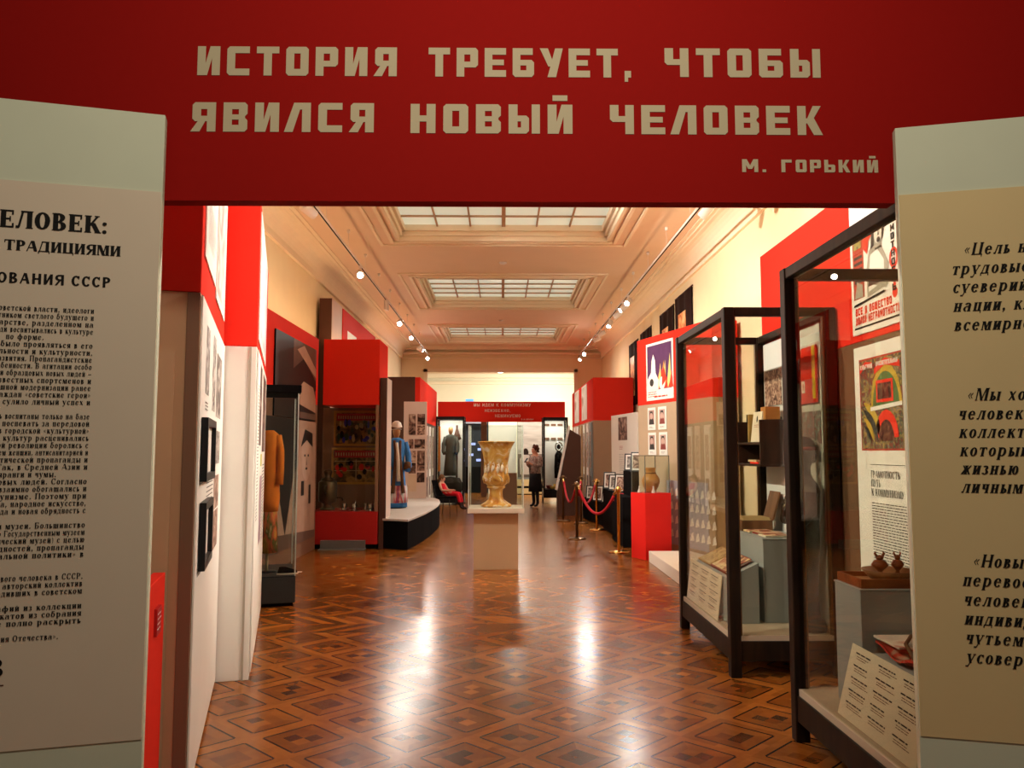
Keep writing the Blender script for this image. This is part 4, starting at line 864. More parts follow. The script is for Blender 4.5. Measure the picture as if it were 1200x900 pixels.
RC = photo('red_embroidery', [(.30, .02, .02), (.55, .03, .02), (.62, .06, .03), (.5, .3, .2)], 14, 4, .5, 2, .8)
v = [(.36 * i / n, .40 * j / n, cz(i, j)) for j in range(n + 1) for i in range(n + 1)] + [(.36 * i / n, .40 * j / n, cz(i, j) - .012) for j in range(n + 1) for i in range(n + 1)]
q = (n + 1) ** 2
mb.add(v, [(j * (n + 1) + i, j * (n + 1) + i + 1, (j + 1) * (n + 1) + i + 1, (j + 1) * (n + 1) + i) for j in range(n) for i in range(n)] + [(q + j * (n + 1) + i, q + (j + 1) * (n + 1) + i, q + (j + 1) * (n + 1) + i + 1, q + j * (n + 1) + i + 1) for j in range(n) for i in range(n)]
       + [(i, i + 1, q + i + 1, q + i) for i in range(n)] + [(i * (n + 1), q + i * (n + 1), q + (i + 1) * (n + 1), (i + 1) * (n + 1)) for i in range(n)], RC, True)
mb.build('cloth', cl); cl.scale = (1.15, 1.12, 1.0)
PINKC = photo('pale_embroidery', [(.6, .5, .42), (.7, .6, .5), (.5, .12, .08)], 9, 4, .6, 5, .8)
MB().box(.0, .36, .20, .42, .075, .087, PINKC).build('folded_layer', cl, .004)
MB().tube([(.0, .05, .05), (.03, .2, .10), (.10, .30, .11), (.22, .34, .12), (.36, .36, .15)], .008, mat('brown_braid', (.14, .06, .03), .8)).build('braid', cl)
def leaning_card(name, label, p, L, h, lean, seed, deg=90):
    """printed card leaning back; front to the hall"""
    r = thing(name, label, 'card', p, deg)
    t = math.atan2(lean, h); M = Matrix.Rotation(-t, 4, 'X'); hh = math.hypot(h, lean)
    mb = MB().box(0, L, 0, .006, 0, hh, mat('cream_card', (.74, .66, .50), .6, .03)); 
    for c in range(3):
        a = L * (.08 + .31 * c); b = a + L * .25
        for k in range(5):
            v1 = hh * (.93 - .17 * k); dashes(mb, a, v1 - hh * .045, b, v1, 1, INK, seed + c * 7 + k, .8, 1, .3); dashes(mb, a + L * .02, v1 - hh * .11, b, v1 - hh * .05, 2, mat('brown_ink', (.10, .03, .02)), seed + c * 9 + k, .6, 1, .5)
    o = mb.build('card', r); o.matrix_local = M
    mb = MB().box(.03, L - .03, .006, .02, .0, .01, GRB).box(L * .45, L * .55, lean * .3, lean + .003, 0, .02, GRB); mb.build('stand', r)
    return r
# the card stands along the hall side: its front faces -x
leaning_card('label_card', 'large cream caption card leaning inside the nearest glass case', (1.635, 4.02, .281), .74, .33, .085, 5, -90)
# --- far case : contents
BBX = 2.30
fb = Face((BBX, 7.02), (BBX, 5.76))
bp_ = thing('photo_display_board', 'tall white photo panel at the back of the bookshelf glass case', 'panel', (BBX, 7.02, .281), -90)
MB().box(0, 1.26, 0, .02, 0, 2.19, mat('cool_white_board', (.66, .68, .66), .6, .03)).build('board', bp_)
for u0, u1, z0, z1, m in ((.04, .44, 1.93, 2.23, PH[5]), (.04, .42, 1.625, 1.83, SEPD[1]), (.64, .72, 1.60, 1.86, SEPD[0]), (.88, 1.24, 1.60, 1.84, photo('colour_photo', [(.05, .08, .06), (.3, .1, .1), (.12, .2, .18), (.6, .45, .45)], 14, 5, 1.2, 4))):
    MB().box(u0, u1, -.008, 0, z0 - .281 , z1 - .281, m).build('photograph', bp_)
rb = thing('red_flag_print', 'red banner print with white letters and yellow edge, on the white photo panel', 'print', (BBX - .010, 6.47, 1.90), -90)
mb = MB().box(0, .68, -.012, 0, 0, .42, RED); mb.rec(.60, .03, .66, .42, mat('yellow_edge', (.75, .50, .02), .5), 1, -.012); mb.build('cloth', rb)
mb = MB(); text(mb, 'НИ', .06, .24, .09, LETTER2, 2, 'block', .16, y=-.012); mb.build('lettering', rb); mb = MB(); text(mb, 'СЛЕБО', .04, .08, .09, LETTER2, 2, 'block', .42, y=-.012); mb.build('lettering', rb)
o = MB().box(0, .33, 0, .98, 0, .605, GRB).box(-.004, .334, -.004, .984, .605, .615, GRB).build('display_plinth', None, .003, (1.945, 6.06, .281)); tag(o, 'tall grey display plinth under small books in the bookshelf case', 'plinth')
mb = MB(); mb.add([(0, 0, 0), (.235, 0, 0), (.235, .95, 0), (0, .95, 0), (0, 0, .33), (.235, 0, .44), (.235, .95, .44), (0, .95, .33)], [(3, 2, 1, 0), (4, 5, 6, 7), (0, 1, 5, 4), (1, 2, 6, 5), (2, 3, 7, 6), (3, 0, 4, 7)], GRB)
o = mb.build('sloped_plinth', None, .003, (1.665, 6.03, .281)); tag(o, 'lower grey plinth with sloping top in the bookshelf case', 'plinth')
sl = math.atan2(.11, .235)
def book(name, label, loc, rot, wx, ly, t, mcover, mpage=PAPER, group=None, draw=None, cat='book'):
    r = thing(name, label, cat, loc, 0, group); r.rotation_euler = rot
    MB().box(0, wx, 0, ly, 0, .003, mcover).box(0, wx, 0, ly, t - .003, t, mcover).box(0, .004, 0, ly, .003, t - .003, mcover).build('cover', r)
    MB().box(.005, wx - .004, .004, ly - .004, .003, t - .003, mpage).build('pages', r)
    if draw is not None: MB().box(.01, wx - .01, .01, ly - .01, t, t + .0015, draw).build('cover_print', r)
    return r
YC = photo('yellowish_cover', [(.65, .52, .25), (.72, .6, .35), (.35, .1, .06), (.1, .06, .04)], 11, 4, 1, 3)
book('booklet', 'open yellowish illustrated booklet on the sloping grey plinth', (1.675, 6.10, .281 + .348), (0, -sl, 0), .225, .42, .018, mat('red_brown_cover', (.25, .04, .03), .5), PAPER, 'booklets on the sloping plinth', YC)
book('booklet', 'second yellowish booklet on the sloping plinth, behind the near one', (1.675, 6.55, .281 + .348), (0, -sl, 0), .225, .38, .014, mat('ochre_cover', (.45, .28, .08), .5), PAPER, 'booklets on the sloping plinth', photo('ochre_cover_print', [(.6, .5, .3), (.5, .35, .15), (.2, .1, .05)], 10, 4, 1, 6))
for k, (dx, y) in enumerate(((.02, 6.06), (.03, 6.24), (.01, 6.42))):
    book('brochure', ('thin pale brochure nearest on the tall grey plinth', 'thin reddish brochure second on the tall grey plinth', 'thin yellow brochure third on the tall grey plinth')[k], (1.96 + dx, y + .04, .9), (0, 0, .05), .20, .15, .012, (mat('cream_card', (0, 0, 0)), mat('red_brown_cover', (0, 0, 0)), YC)[k], PAPER, 'brochures on the tall plinth', (YC, photo('red_cover_print', [(.5, .1, .06), (.6, .45, .3), (.2, .05, .03)], 12, 4, 1, 8), YC)[k])
bxx = thing('card_box', 'open brown wooden card index box with raised lid on the tall plinth', 'box', (1.955, 6.60, .8985))
BXW = wood('box_wood', (.10, .045, .02), (.19, .09, .04)); 
mb = MB().box(0, .25, 0, .24, 0, .008, BXW)
for b in ((0, .25, 0, .01), (0, .25, .23, .24), (0, .01, .01, .23), (.24, .25, .01, .23)): mb.box(*b, .008, .085, BXW)
mb.build('body', bxx, .002)
mb = MB()
for k in range(18): mb.box(.014, .236, .016 + k * .012, .016 + k * .012 + .008, .01, .095 + .006 * (k % 3), mat('card_stock', (.58, .42, .20), .7, .15, 30))
mb.build('cards', bxx)
o = MB().box(.0, .012, 0, .24, 0, .24, BXW).box(.012, .018, .01, .23, .01, .23, mat('lid_lining', (.30, .13, .05), .6)).build('lid', bxx, .002); o.location = (.245, 0, .085); o.rotation_euler.y = .28
o = leaning_card('label_card', 'cream caption card leaning against the sloping plinth in the bookshelf case', (1.615, 7.14, .281), 1.0, .33, .04, 50, -90)
# hanging shelf
sh = thing('hanging_shelf', 'small dark wooden bookshelf hung on the white photo panel in the case', 'shelf', (2.085, 6.50, 1.44))
SHW = wood('dark_shelf_wood', (.022, .009, .006), (.05, .02, .012))
MB().box(0, .20, 0, .022, 0, .36, SHW).build('side_panel', sh, .002); MB().box(0, .20, .60, .622, 0, .36, SHW).build('side_panel', sh, .002)
MB().box(-.01, .20, -.01, .632, -.02, 0, SHW).build('shelf_board', sh, .002); MB().box(0, .20, .022, .60, .16, .178, SHW).build('shelf_board', sh, .002); MB().box(.19, .20, .022, .60, 0, .36, SHW).build('back_board', sh)
BOOKS = (('standing pale book with a dark oval portrait on the hanging shelf', (2.03, 6.585, 1.621), .012, .17, .235, mat('cream_card', (0, 0, 0))), ('standing orange-spined book behind the pale book on the hanging shelf', (2.04, 6.80, 1.621), .02, .15, .235, mat('ochre_cover', (0, 0, 0))))
b1 = thing('book', BOOKS[0][0], 'book', (2.100, 6.555, 1.621)); b1.rotation_euler = (0, .12, 0)
MB().box(0, .015, 0, .24, 0, .25, mat('cream_card', (0, 0, 0))).build('cover', b1); mb = MB(); mb.ell(.12, .19, .018, .028, INK, 1, 16); dashes(mb, .06, .12, .18, .15, 2, mat('dull_red_ink', (0, 0, 0)), 3); o = mb.build('cover_print', b1); o.rotation_euler.z = -PI / 2; o.location = (0, .24, 0)
MB().box(.002, .013, .004, .236, .25, .252, PAPER).build('pages', b1)
for k, (yy, m, lab) in enumerate(((6.83, mat('ochre_cover', (0, 0, 0)), 'standing orange book at the far end of the hanging shelf'), (6.86, BLACKM, 'standing black book at the far end of the hanging shelf'))):
    b = thing('book', lab, 'book', (2.095, yy, 1.621)); MB().box(0, .15, 0, .022, 0, .235, m).build('cover', b); MB().box(.004, .146, .003, .019, .235, .237, PAPER).build('pages', b)
for k, (z, m, lab) in enumerate(((1.441, RED, 'red booklet lying on the lower board of the hanging shelf'), (1.457, YC, 'yellowish booklet lying on the red one on the hanging shelf'))):
    book('booklet', lab, (2.085, 6.56 + k * .05, z), (0, 0, 0), .15, .22, .015, m, PAPER, 'booklets on the hanging shelf')
ob = MB().box(0, .12, 0, .12, 0, .10, mat('orange_wood', (.45, .20, .05), .5, .15)).box(.0, .12, .0, .12, .1, .104, mat('orange_wood', (0, 0, 0))).build('small_box', None, .004, (2.135, 6.505, 1.802)); tag(ob, 'small orange box on top of the hanging bookshelf end', 'box')
# statue
stt = thing('statue', 'dark bronze statue of a draped figure with hair bun beside the bookshelf', 'statue', (2.19, 5.845, .281), -85)
BRZ = mat('bronze', (.040, .027, .015), .32, .4, 9, metal=.7, bump=.25)
GOLDR = mat('gilded_drapery', (.26, .15, .05), .45, .3, 12, metal=.4, bump=.3)
mb = MB()
mb.loft([(.001, 0, 0, .15, .11), (.04, 0, 0, .16, .115), (.07, -.01, .01, .13, .10), (.085, 0, 0, .10, .09)], BRZ, 18); mb.build('rock_base', stt)
mb = MB()
mb.loft([(.075, -.01, 0, .10, .085), (.25, -.02, 0, .095, .08), (.45, -.01, 0, .10, .085), (.62, 0, 0, .11, .088), (.74, .005, 0, .105, .085), (.86, .01, 0, .125, .088), (.98, .015, 0, .145, .085), (1.03, .015, 0, .12, .075), (1.065, .008, 0, .06, .058), (1.10, .0, 0, .045, .047), (1.15, -.003, 0, .043, .046), (1.17, -.005, 0, .05, .058), (1.20, -.012, -.002, .062, .07), (1.25, -.012, 0, .072, .075), (1.30, -.006, 0, .066, .068), (1.335, 0, 0, .04, .045), (1.35, 0, 0, .005, .005)], BRZ, 24)
mb.ball((-.078, -.02, 1.235), .014, .012, .02, BRZ, 8, 6)
mb.build('figure', stt)
MB().ball((.0, .062, 1.225), .036, .036, .050, BRZ, 14, 10).build('hair_bun', stt)
mb = MB().loft([(1.28, 0, 0, .080, .080), (1.30, 0, 0, .083, .083), (1.34, 0, 0, .070, .070), (1.365, .0, 0, .040, .04), (1.372, 0, 0, .004, .004)], mat('dark_cap_cloth', (.05, .03, .02), .8, .2), 18); mb.build('cap', stt)
MB().lathe([(.080, 1.272), (.087, 1.276), (.087, 1.294), (.080, 1.298)], mat('red_white_band', (.55, .12, .10), .8, .3, 60), 24).build('cap_band', stt)
mb = MB().tube([(-.10, -.03, .97), (-.15, -.07, .86), (-.14, -.09, .76), (-.10, -.10, .83), (-.07, -.10, .88)], [.045, .042, .036, .032, .028], BRZ, 12)
mb.tube([(.14, -.02, .97), (.165, -.04, .84), (.12, -.09, .75), (.02, -.11, .76)], [.045, .042, .036, .03], BRZ, 12); mb.build('arm', stt)
mb = MB()
for k in range(4): mb.tube([(-.075, -.10, .88 + k * .001), (-.095 - .004 * k, -.115, .905 - .018 * k), (-.115, -.10, .90 - .018 * k), (-.105, -.085, .885 - .016 * k)], [.011, .011, .010, .008], BRZ, 8)
mb.tube([(-.07, -.10, .87), (-.08, -.125, .885), (-.10, -.13, .875)], [.012, .011, .008], BRZ, 8); mb.ball((-.085, -.10, .875), .028, .022, .034, BRZ, 10, 8); mb.build('hand', stt)
MB().loft([(.10, -.085, -.04, .03, .04), (.35, -.10, -.045, .035, .045), (.5, -.115, -.05, .042, .045), (.66, -.10, -.05, .035, .04), (.74, -.09, -.05, .02, .03)], GOLDR, 14).build('drapery', stt)

# ================================================================= narrow glass case at the left
vc = thing('narrow_glass_case', 'narrow frameless glass case with black top and base before the red wall', 'showcase', (-2.065, 8.24, 0), 16.5)
W_, D_ = .40, .92
MB().box(-W_, 0, 0, D_, .035, .29, CHAR).box(-W_ + .02, -.02, .02, D_ - .02, 0, .035, BLACKM).build('base', vc, .004)
MB().box(-W_ + .005, -.005, .005, D_ - .005, .288, .30, mat('blue_black_top', (.010, .014, .018), .4)).build('base_top', vc)
MB().box(-W_, .02, -.01, D_, 2.14, 2.215, BLACKM).build('cap', vc, .004)
for nm, b in (('front_pane', (-W_, 0, 0, .006)), ('back_pane', (-W_, 0, D_ - .006, D_)), ('side_pane', (-.006, 0, .006, D_ - .006)), ('side_pane', (-W_, -W_ + .006, .006, D_ - .006))):
    MB().box(*b, .30, 2.13, GLASS).build(nm, vc)
for x, y in ((-.012, .0), (-.012, D_ - .012), (-W_, 0), (-W_, D_ - .012)): MB().box(x, x + .012, y, y + .012, .30, 2.13, EDGEG).build('glass_edge', vc)
# costume in it
M4 = Matrix.Translation((-2.35, 8.48, .301)) @ Matrix.Rotation(math.radians(16.5), 4, 'Z')
cs = thing('hanging_costume', 'orange jacket over a patterned dress, displayed inside the narrow glass case', 'costume', (-2.43, 8.50, .301), 16.5)
ORG = mat('orange_cloth', (.62, .16, .015), .85, .2, 8)
MB().loft([(.62, 0, 0, .125, .10), (.75, .01, 0, .135, .11), (.95, .01, 0, .12, .10), (1.08, .0, 0, .115, .095), (1.2, 0, 0, .11, .09), (1.34, .0, 0, .12, .085), (1.42, 0, 0, .11, .07), (1.46, 0, 0, .05, .05)], ORG, 22).build('jacket', cs).scale.x = .8
MB().tube([(.10, 0, 1.40), (.135, -.03, 1.25), (.145, -.05, 1.05), (.13, -.07, .9)], [.05, .05, .045, .05], ORG, 12).build('sleeve', cs).scale.x = .8
MB().loft([(.20, .0, 0, .135, .12), (.45, 0, 0, .125, .105), (.64, 0, 0, .115, .095)], photo('patterned_skirt', [(.03, .03, .015), (.45, .28, .04), (.5, .1, .04), (.08, .09, .02), (.6, .42, .2)], 7, 4, 1.5, 4, .85, (1, 1, .35)), 22).build('dress', cs).scale.x = .8
MB().lathe([(.014, 0), (.014, .22)], mat('pale_pole', (.55, .45, .28), .5), 12).build('stand_pole', cs); MB().lathe([(.001, 0), (.10, 0), (.10, .01), (.001, .012)], BLACK, 20).build('stand_base', cs)
for k in range(1):
    s = thing('embroidered_shoe', 'dark pale-edged shoe on the floor of the narrow glass case', 'shoe', (-2.17, 8.33, .301), 20)
    MB().loft([(0, 0, 0, .105, .04), (.012, 0, 0, .11, .043), (.016, 0, 0, .105, .04)], mat('pale_sole', (.55, .50, .42), .7), 20).build('sole', s)
    MB().loft([(.016, -.0, 0, .10, .038), (.04, -.005, 0, .09, .034), (.06, -.03, 0, .055, .028), (.075, -.05, 0, .035, .022)], BLACKM, 18).build('upper', s)
o = MB().box(0, .06, 0, .045, 0, .003, PAPER).build('caption_card', None, 0, (-2.12, 8.45, .302)); tag(o, 'tiny white caption card beside the dark shoe in the narrow case', 'card')

# ================================================================= vase on its pedestal
pd = thing('pedestal', 'square beige pedestal standing alone in the middle of the hall', 'pedestal', (-.075, 10.96, 0))
PEDM = mat('warm_beige_board', (.52, .36, .21), .6, .04, 3)
MB().box(-.292, .292, -.29, .29, 0, .735, PEDM).build('body', pd, .004)
MB().box(-.37, .37, -.37, .37, .735, .797, mat('pale_top', (.68, .58, .46), .5, .04)).build('top', pd, .004)
va = thing('vase', 'large marbled yellow and pink relief vase with flaring rim on the pedestal', 'vase', (-.075, 10.96, .798))
m, n, b = nt('marbled_glaze'); MATS['marbled_glaze'] = m
tc = n.nodes.new('ShaderNodeTexCoord'); ns = n.nodes.new('ShaderNodeTexNoise'); ns.inputs['Scale'].default_value = 5; ns.inputs['Detail'].default_value = 6; ns.inputs['Distortion'].default_value = 1.6
rp = n.nodes.new('ShaderNodeValToRGB'); e = rp.color_ramp.elements; e[0].position = .34; e[0].color = (.42, .14, .02, 1); e[1].position = .62; e[1].color = (.85, .66, .48, 1)
q = e.new(.46); q.color = (.68, .32, .05, 1); q = e.new(.55); q.color = (.75, .44, .12, 1)
n.links.new(tc.outputs['Object'], ns.inputs['Vector']); n.links.new(ns.outputs[0], rp.inputs[0]); n.links.new(rp.outputs[0], b.inputs['Base Color']); b.inputs['Roughness'].default_value = .38
VM = m; PINKV = mat('pink_relief_glaze', (.90, .74, .62), .42, .12, 12)
def vrel(z, a):
    r = 0
    if .30 < z < .62: r += .010 * math.sin(5 * a + 9 * z) * math.sin((z - .30) / .32 * PI) + .007 * math.sin(11 * a - 14 * z) * math.sin((z - .30) / .32 * PI)
    if .30 < z < .45: r += .012 * (1 if math.cos(4 * a) > .3 else 0) * math.sin((z - .30) / .15 * PI)
    if z < .10: r += .004 * math.sin(14 * a)
    return r * 1.2
prof = [(.001, 0), (.175, 0), (.182, .012), (.178, .03), (.155, .045), (.12, .07), (.09, .10), (.078, .14), (.075, .20), (.084, .235), (.105, .25), (.112, .265), (.100, .275), (.112, .29), (.135, .32), (.146, .36), (.146, .40), (.138, .45), (.134, .50), (.137, .56), (.146, .62), (.160, .70), (.180, .78), (.205, .84), (.222, .862), (.226, .872), (.215, .876), (.195, .84), (.165, .76), (.14, .66), (.12, .5), (.001, .42)]
P2 = []
for i in range(len(prof) - 1):
    (r0, z0), (r1, z1) = prof[i], prof[i + 1]; k = 3 if i > 3 else 1
    for j in range(k): P2.append(((r0 + (r1 - r0) * j / k) * 1.13, z0 + (z1 - z0) * j / k))
P2.append(prof[-1]); NA = 72; vv = []; ff = []
for i, (r, z) in enumerate(P2):
    out = i < len(P2) * .78
    for k in range(NA):
        a = 2 * PI * k / NA; R = r + (vrel(z, a) if out and r > .02 else 0); vv.append((R * math.cos(a), R * math.sin(a), z))
for i in range(len(P2) - 1):
    for k in range(NA): ff.append((i * NA + k, i * NA + (k + 1) % NA, (i + 1) * NA + (k + 1) % NA, (i + 1) * NA + k))
MB().add(vv, ff, VM, True).build('body', va)
mb = MB()                                                     # raised figures, wreaths and a half-dome on the front and back
for k in range(4):                                             # half-domes with bead wreaths below the figures
    Mr = Matrix.Rotation(PI / 2 * k, 4, 'Z'); mb.ball((0, -.160, .355), .070, .018, .050, VM, 16, 8, Mr)
    for q in range(11): t = PI * q / 10; mb.ball((.082 * math.cos(t), -.160 + .020 * abs(math.cos(t)) ** 2, .350 + .078 * math.sin(t)), .011, .010, .011, PINKV, 8, 6, Mr)
rr = random.Random(12)
for k in range(14):                                            # a frieze of small leaning figures
    Mr = Matrix.Rotation(2 * PI * k / 14 + .1, 4, 'Z'); z = .50 + .025 * math.sin(k * 2.1); sc = rr.uniform(.9, 1.25)
    mb.loft([(z - .055, -.006, -.148, .012 * sc, .012), (z - .02, 0, -.152, .022 * sc, .018), (z + .025, .004, -.152, .018 * sc, .015), (z + .045, .006, -.150, .008, .008)], PINKV, 10, M=Mr)
    mb.ball((.007, -.153, z + .060), .012, .012, .014, PINKV, 10, 8, Mr)
    mb.loft([(z - .03, .024, -.150, .006, .006), (z + .03, .030, -.150, .006, .006), (z + .085, .022, -.156, .005, .005)], PINKV, 8, M=Mr)
mb.build('relief', va)
gc = thing('glass_cover', 'clear glass cover over the marbled vase on the pedestal', 'glass cover', (-.075, 10.96, .798))
for b in ((-.36, .36, -.36, -.354), (-.36, .36, .354, .36), (-.36, -.354, -.354, .354), (.354, .36, -.354, .354)): MB().box(*b, 0, 1.08, GLASS).build('glass_pane', gc)
MB().box(-.36, .36, -.36, .36, 1.08, 1.086, GLASS).build('top_pane', gc)
for x in (-.363, .351):
    for y in (-.363, .351): MB().box(x, x + .012, y, y + .012, 0, 1.08, EDGEG).build('glass_edge', gc)
o = MB().box(-.21, .21, -.2, .2, 0, .92, mat('milk_brown_board', (0, 0, 0))).build('display_block', None, .004, (.22, 23.0, 0)); tag(o, 'plain brown block plinth standing behind the marbled vase', 'plinth')

# ================================================================= red pedestal with jar
rpd = thing('red_pedestal', 'bright red pedestal with a glass cover beside the white low platform', 'pedestal', (2.15, 11.80, 0), 22)
MB().box(-.20, .235, -.20, .19, 0, .94, mat('bright_red_paint', (.78, .02, .015), .5, .03)).build('body', rpd, .004)
gj = thing('glass_cover', 'clear glass cover over the orange jar on the red pedestal', 'glass cover', (2.15, 11.80, .941), 22)
for b in ((-.19, .22, -.19, -.184), (-.19, .22, .174, .18), (-.19, -.184, -.184, .174), (.214, .22, -.184, .174)): MB().box(*b, 0, .53, GLASS).build('glass_pane', gj)
MB().box(-.19, .22, -.19, .18, .53, .536, GLASS).build('top_pane', gj)
mb = MB()
for x in (-.192, .212):
    for y in (-.192, .172): mb.box(x, x + .009, y, y + .009, 0, .53, mat('dark_edge', (.10, .11, .10), .3))
for y in (-.192, .175): mb.box(-.192, .221, y, y + .007, .53, .538, mat('dark_edge', (0, 0, 0)))
mb.build('glass_edge', gj)
jr = thing('clay_jar', 'round-bellied orange-brown clay jar under glass on the red pedestal', 'jar', (2.17, 11.80, .942))
MB().lathe([(.001, 0), (.06, 0), (.075, .02), (.115, .09), (.132, .15), (.128, .20), (.10, .25), (.075, .275), (.07, .30), (.076, .345), (.085, .36), (.075, .362), (.064, .30), (.09, .2), (.001, .03)], mat('orange_brown_glaze', (.42, .19, .05), .28, .25, 8), 36).build('body', jr)
MB().lathe([(.076, .270), (.081, .275), (.081, .285), (.076, .29)], mat('dark_glaze_band', (.2, .08, .02), .4), 30).build('neck_band', jr)
for k, (dx, dy, lab) in enumerate(((-.15, -.02, 'small white figurine at the left edge inside the jar cover'.replace('left edge', 'hall-side edge')), (.03, -.15, 'small white figurine in front of the orange jar'))):
    f_ = thing('white_figurine', lab, 'figurine', (2.15 + dx, 11.80 + dy, .942), 0, 'white figurines by the jar')
    MB().lathe([(.001, 0), (.028, 0), (.026, .02), (.014, .05), (.012, .07), (.001, .075)], PAPER, 14).build('body', f_); MB().ball((0, 0, .085), .012, .012, .014, PAPER, 10, 8).build('head', f_)
o = MB().prism([(2.06, 9.2), (3.2, 9.2), (3.2, 10.7), (2.82, 10.72), (2.63, 11.42), (2.06, 11.42)], 0, .15, mat('white_platform', (.78, .72, .62), .6, .03)).build('low_platform', None, .006); tag(o, 'low white platform on the floor along the beige portrait partition', 'platform')

# ================================================================= black steps with framed photographs
sp_ = thing('display_steps', 'black stepped stand crowded with small framed photographs behind the rope', 'display stand', (2.3, 15.6, 0))
MB().prism([(-.43, 3.2), (-.18, .74), (-.07, .74), (-.07, 1.33), (.45, 1.45), (.45, 3.2)], 0, .48, BLACKM).build('step', sp_, .006)
for x0, x1, y0, y1, z in ((-.265, -.02, -1.25, .72, .80), (-.36, -.17, -2.55, -1.27, .80), (-.15, .14, -2.2, -1.27, 1.20)):
    MB().box(x0, x1, y0, y1, 0, z, BLACKM).build('step', sp_, .006)
FR_ = (('black framed photo at the far end of the low step', 1.98, 18.0, .48), ('black framed photo in the middle of the low step', 2.03, 17.25, .48), ('black framed photo at the near end of the low step', 2.16, 16.74, .48), ('framed photo at the far end of the middle step', 2.12, 16.0, .80), ('framed photo in the middle of the middle step', 2.13, 15.35, .80), ('framed photo at the near end of the middle step', 2.14, 14.7, .80),
       ('framed photo at the far end of the high step', 2.26, 14.15, 1.20), ('framed photo at the near end of the high step', 2.27, 13.6, 1.20))
def photo_stand(label, x, y, z, h=.30, w=.22, k=0):
    r = thing('framed_photo', label, 'framed photo', (x, y, z + .002), -20 - 7 * (k % 3), 'framed photographs on the black steps')
    M = Matrix.Rotation(-.22, 4, 'X')
    mb = MB()
    for x0, x1, z0, z1 in ((-w / 2, w / 2, 0, .02), (-w / 2, w / 2, h - .02, h), (-w / 2, -w / 2 + .02, .02, h - .02), (w / 2 - .02, w / 2, .02, h - .02)): mb.box(x0, x1, -.008, .008, z0, z1, BLACK, M)
    mb.build('frame', r)
    mb = MB().box(-w / 2 + .02, w / 2 - .02, -.002, .006, .02, h - .02, PAPER, M); mb.box(-w / 2 + .045, w / 2 - .045, -.004, -.002, .05, h - .05, PH[k % 6], M); mb.build('picture', r)
    MB().box(-.02, .02, .008 + .22 * h * .45, .016 + .22 * h * .6, 0, h * .5, BLACK).build('strut', r)
for k, (lab, x, y, z) in enumerate(FR_): photo_stand(lab + ' of the black stand', x, y, z, .30 + .03 * (k % 2), .24, k)
rc_ = thing('red_runner', 'narrow red cloth laid over the black step next to the red pedestal', 'cloth', (2.03, 14.0, .801)); MB().box(-.05, .08, 0, .16, 0, .012, ROPE).build('cloth', rc_, .003); MB().box(-.092, -.080, .0, .16, -.12, .012, ROPE).box(-.08, -.05, 0, .16, 0, .012, ROPE).build('hanging_end', rc_)
lb = thing('leaning_board', 'dark curved board leaning back on the low black step', 'board', (2.42, 17.9, .482), 0)
mb = MB(); 
for k in range(8):
    z0, z1 = k * .09, (k + 1) * .09; x0, x1 = .02 * k + .0016 * k * k, .02 * (k + 1) + .0016 * (k + 1) ** 2
    mb.add([(x0 - .2, 0, z0), (x0 + .2, 0, z0), (x1 + .2, 0, z1), (x1 - .2, 0, z1), (x0 - .2, .03, z0), (x0 + .2, .03, z0), (x1 + .2, .03, z1), (x1 - .2, .03, z1)], [(0, 1, 2, 3), (5, 4, 7, 6), (1, 5, 6, 2), (4, 0, 3, 7), (3, 2, 6, 7), (1, 0, 4, 5)], BROWND)
mb.build('board', lb); MB().box(-.12, .12, .03, .20, 0, .02, BLACKM).box(-.1, .1, .03, .06, .02, .25, BLACKM).build('foot', lb)

# rope posts
def stanchion(x, y, label, h=1.0, m=BRASS):
    r = thing('rope_post', label, 'rope barrier post', (x, y, 0), 0, 'rope posts before the black steps')
    MB().lathe([(.001, 0), (.155, 0), (.16, .012), (.13, .03), (.04, .04), (.001, .042)], m, 30).build('base', r)
    MB().lathe([(.024, .04), (.024, h - .09), (.03, h - .085)], m, 20).build('pole', r)
    MB().lathe([(.03, h - .09), (.045, h - .08), (.045, h - .02), (.03, h - .005), (.02, h), (.001, h + .005)], m, 20).build('cap', r)
    hk = MB()
    for sx in (-1, 1): hk.tube([(sx * .045, 0, h - .05), (sx * .07, 0, h - .045), (sx * .08, 0, h - .065)], .008, m, 8)
    hk.build('hook', r)
    return r
SPTS = [(1.351, 17.88, 'dark brass rope post nearest the leaning white-edged board', BRASSD), (1.318, 14.29, 'dark brass rope post standing farthest out into the hall', BRASSD), (1.86, 15.9, 'brass rope post close before the middle black step', BRASS), (1.79, 12.45, 'brass rope post beside the bright red pedestal', BRASS), (1.70, 17.4, 'dark brass rope post farthest back along the black steps', BRASSD)]
for x, y, lab, m in SPTS: stanchion(x, y, lab, 1.0, m)
def rope(i, j, sag, label):
    (x0, y0), (x1, y1) = SPTS[i][:2], SPTS[j][:2]; d = Vector((x1 - x0, y1 - y0, 0)); d.normalize()
    a = Vector((x0, y0, .94)) + d * .082; b = Vector((x1, y1, .94)) - d * .082; pts = []
    for k in range(21):
        t = k / 20; p = a.lerp(b, t); p.z -= sag * 4 * t * (1 - t); pts.append(p)
    r = thing('velvet_rope', label, 'rope', tuple(a), 0, 'velvet ropes between the posts')
    MB().tube([p - a for p in pts[1:-1]], .022, ROPE, 12).build('rope', r)
    mb = MB(); mb.tube([p - a for p in pts[:2]], [.014, .024], BRASS, 12); mb.tube([p - a for p in pts[-2:]], [.024, .014], BRASS, 12); mb.build('end_cap', r)
rope(0, 1, .40, 'dark red rope sagging between the two posts farthest into the hall')
rope(1, 3, .42, 'dark red rope sagging from the outermost post to the red pedestal post')
rope(1, 2, .36, 'dark red rope from the outermost post back to the middle step')
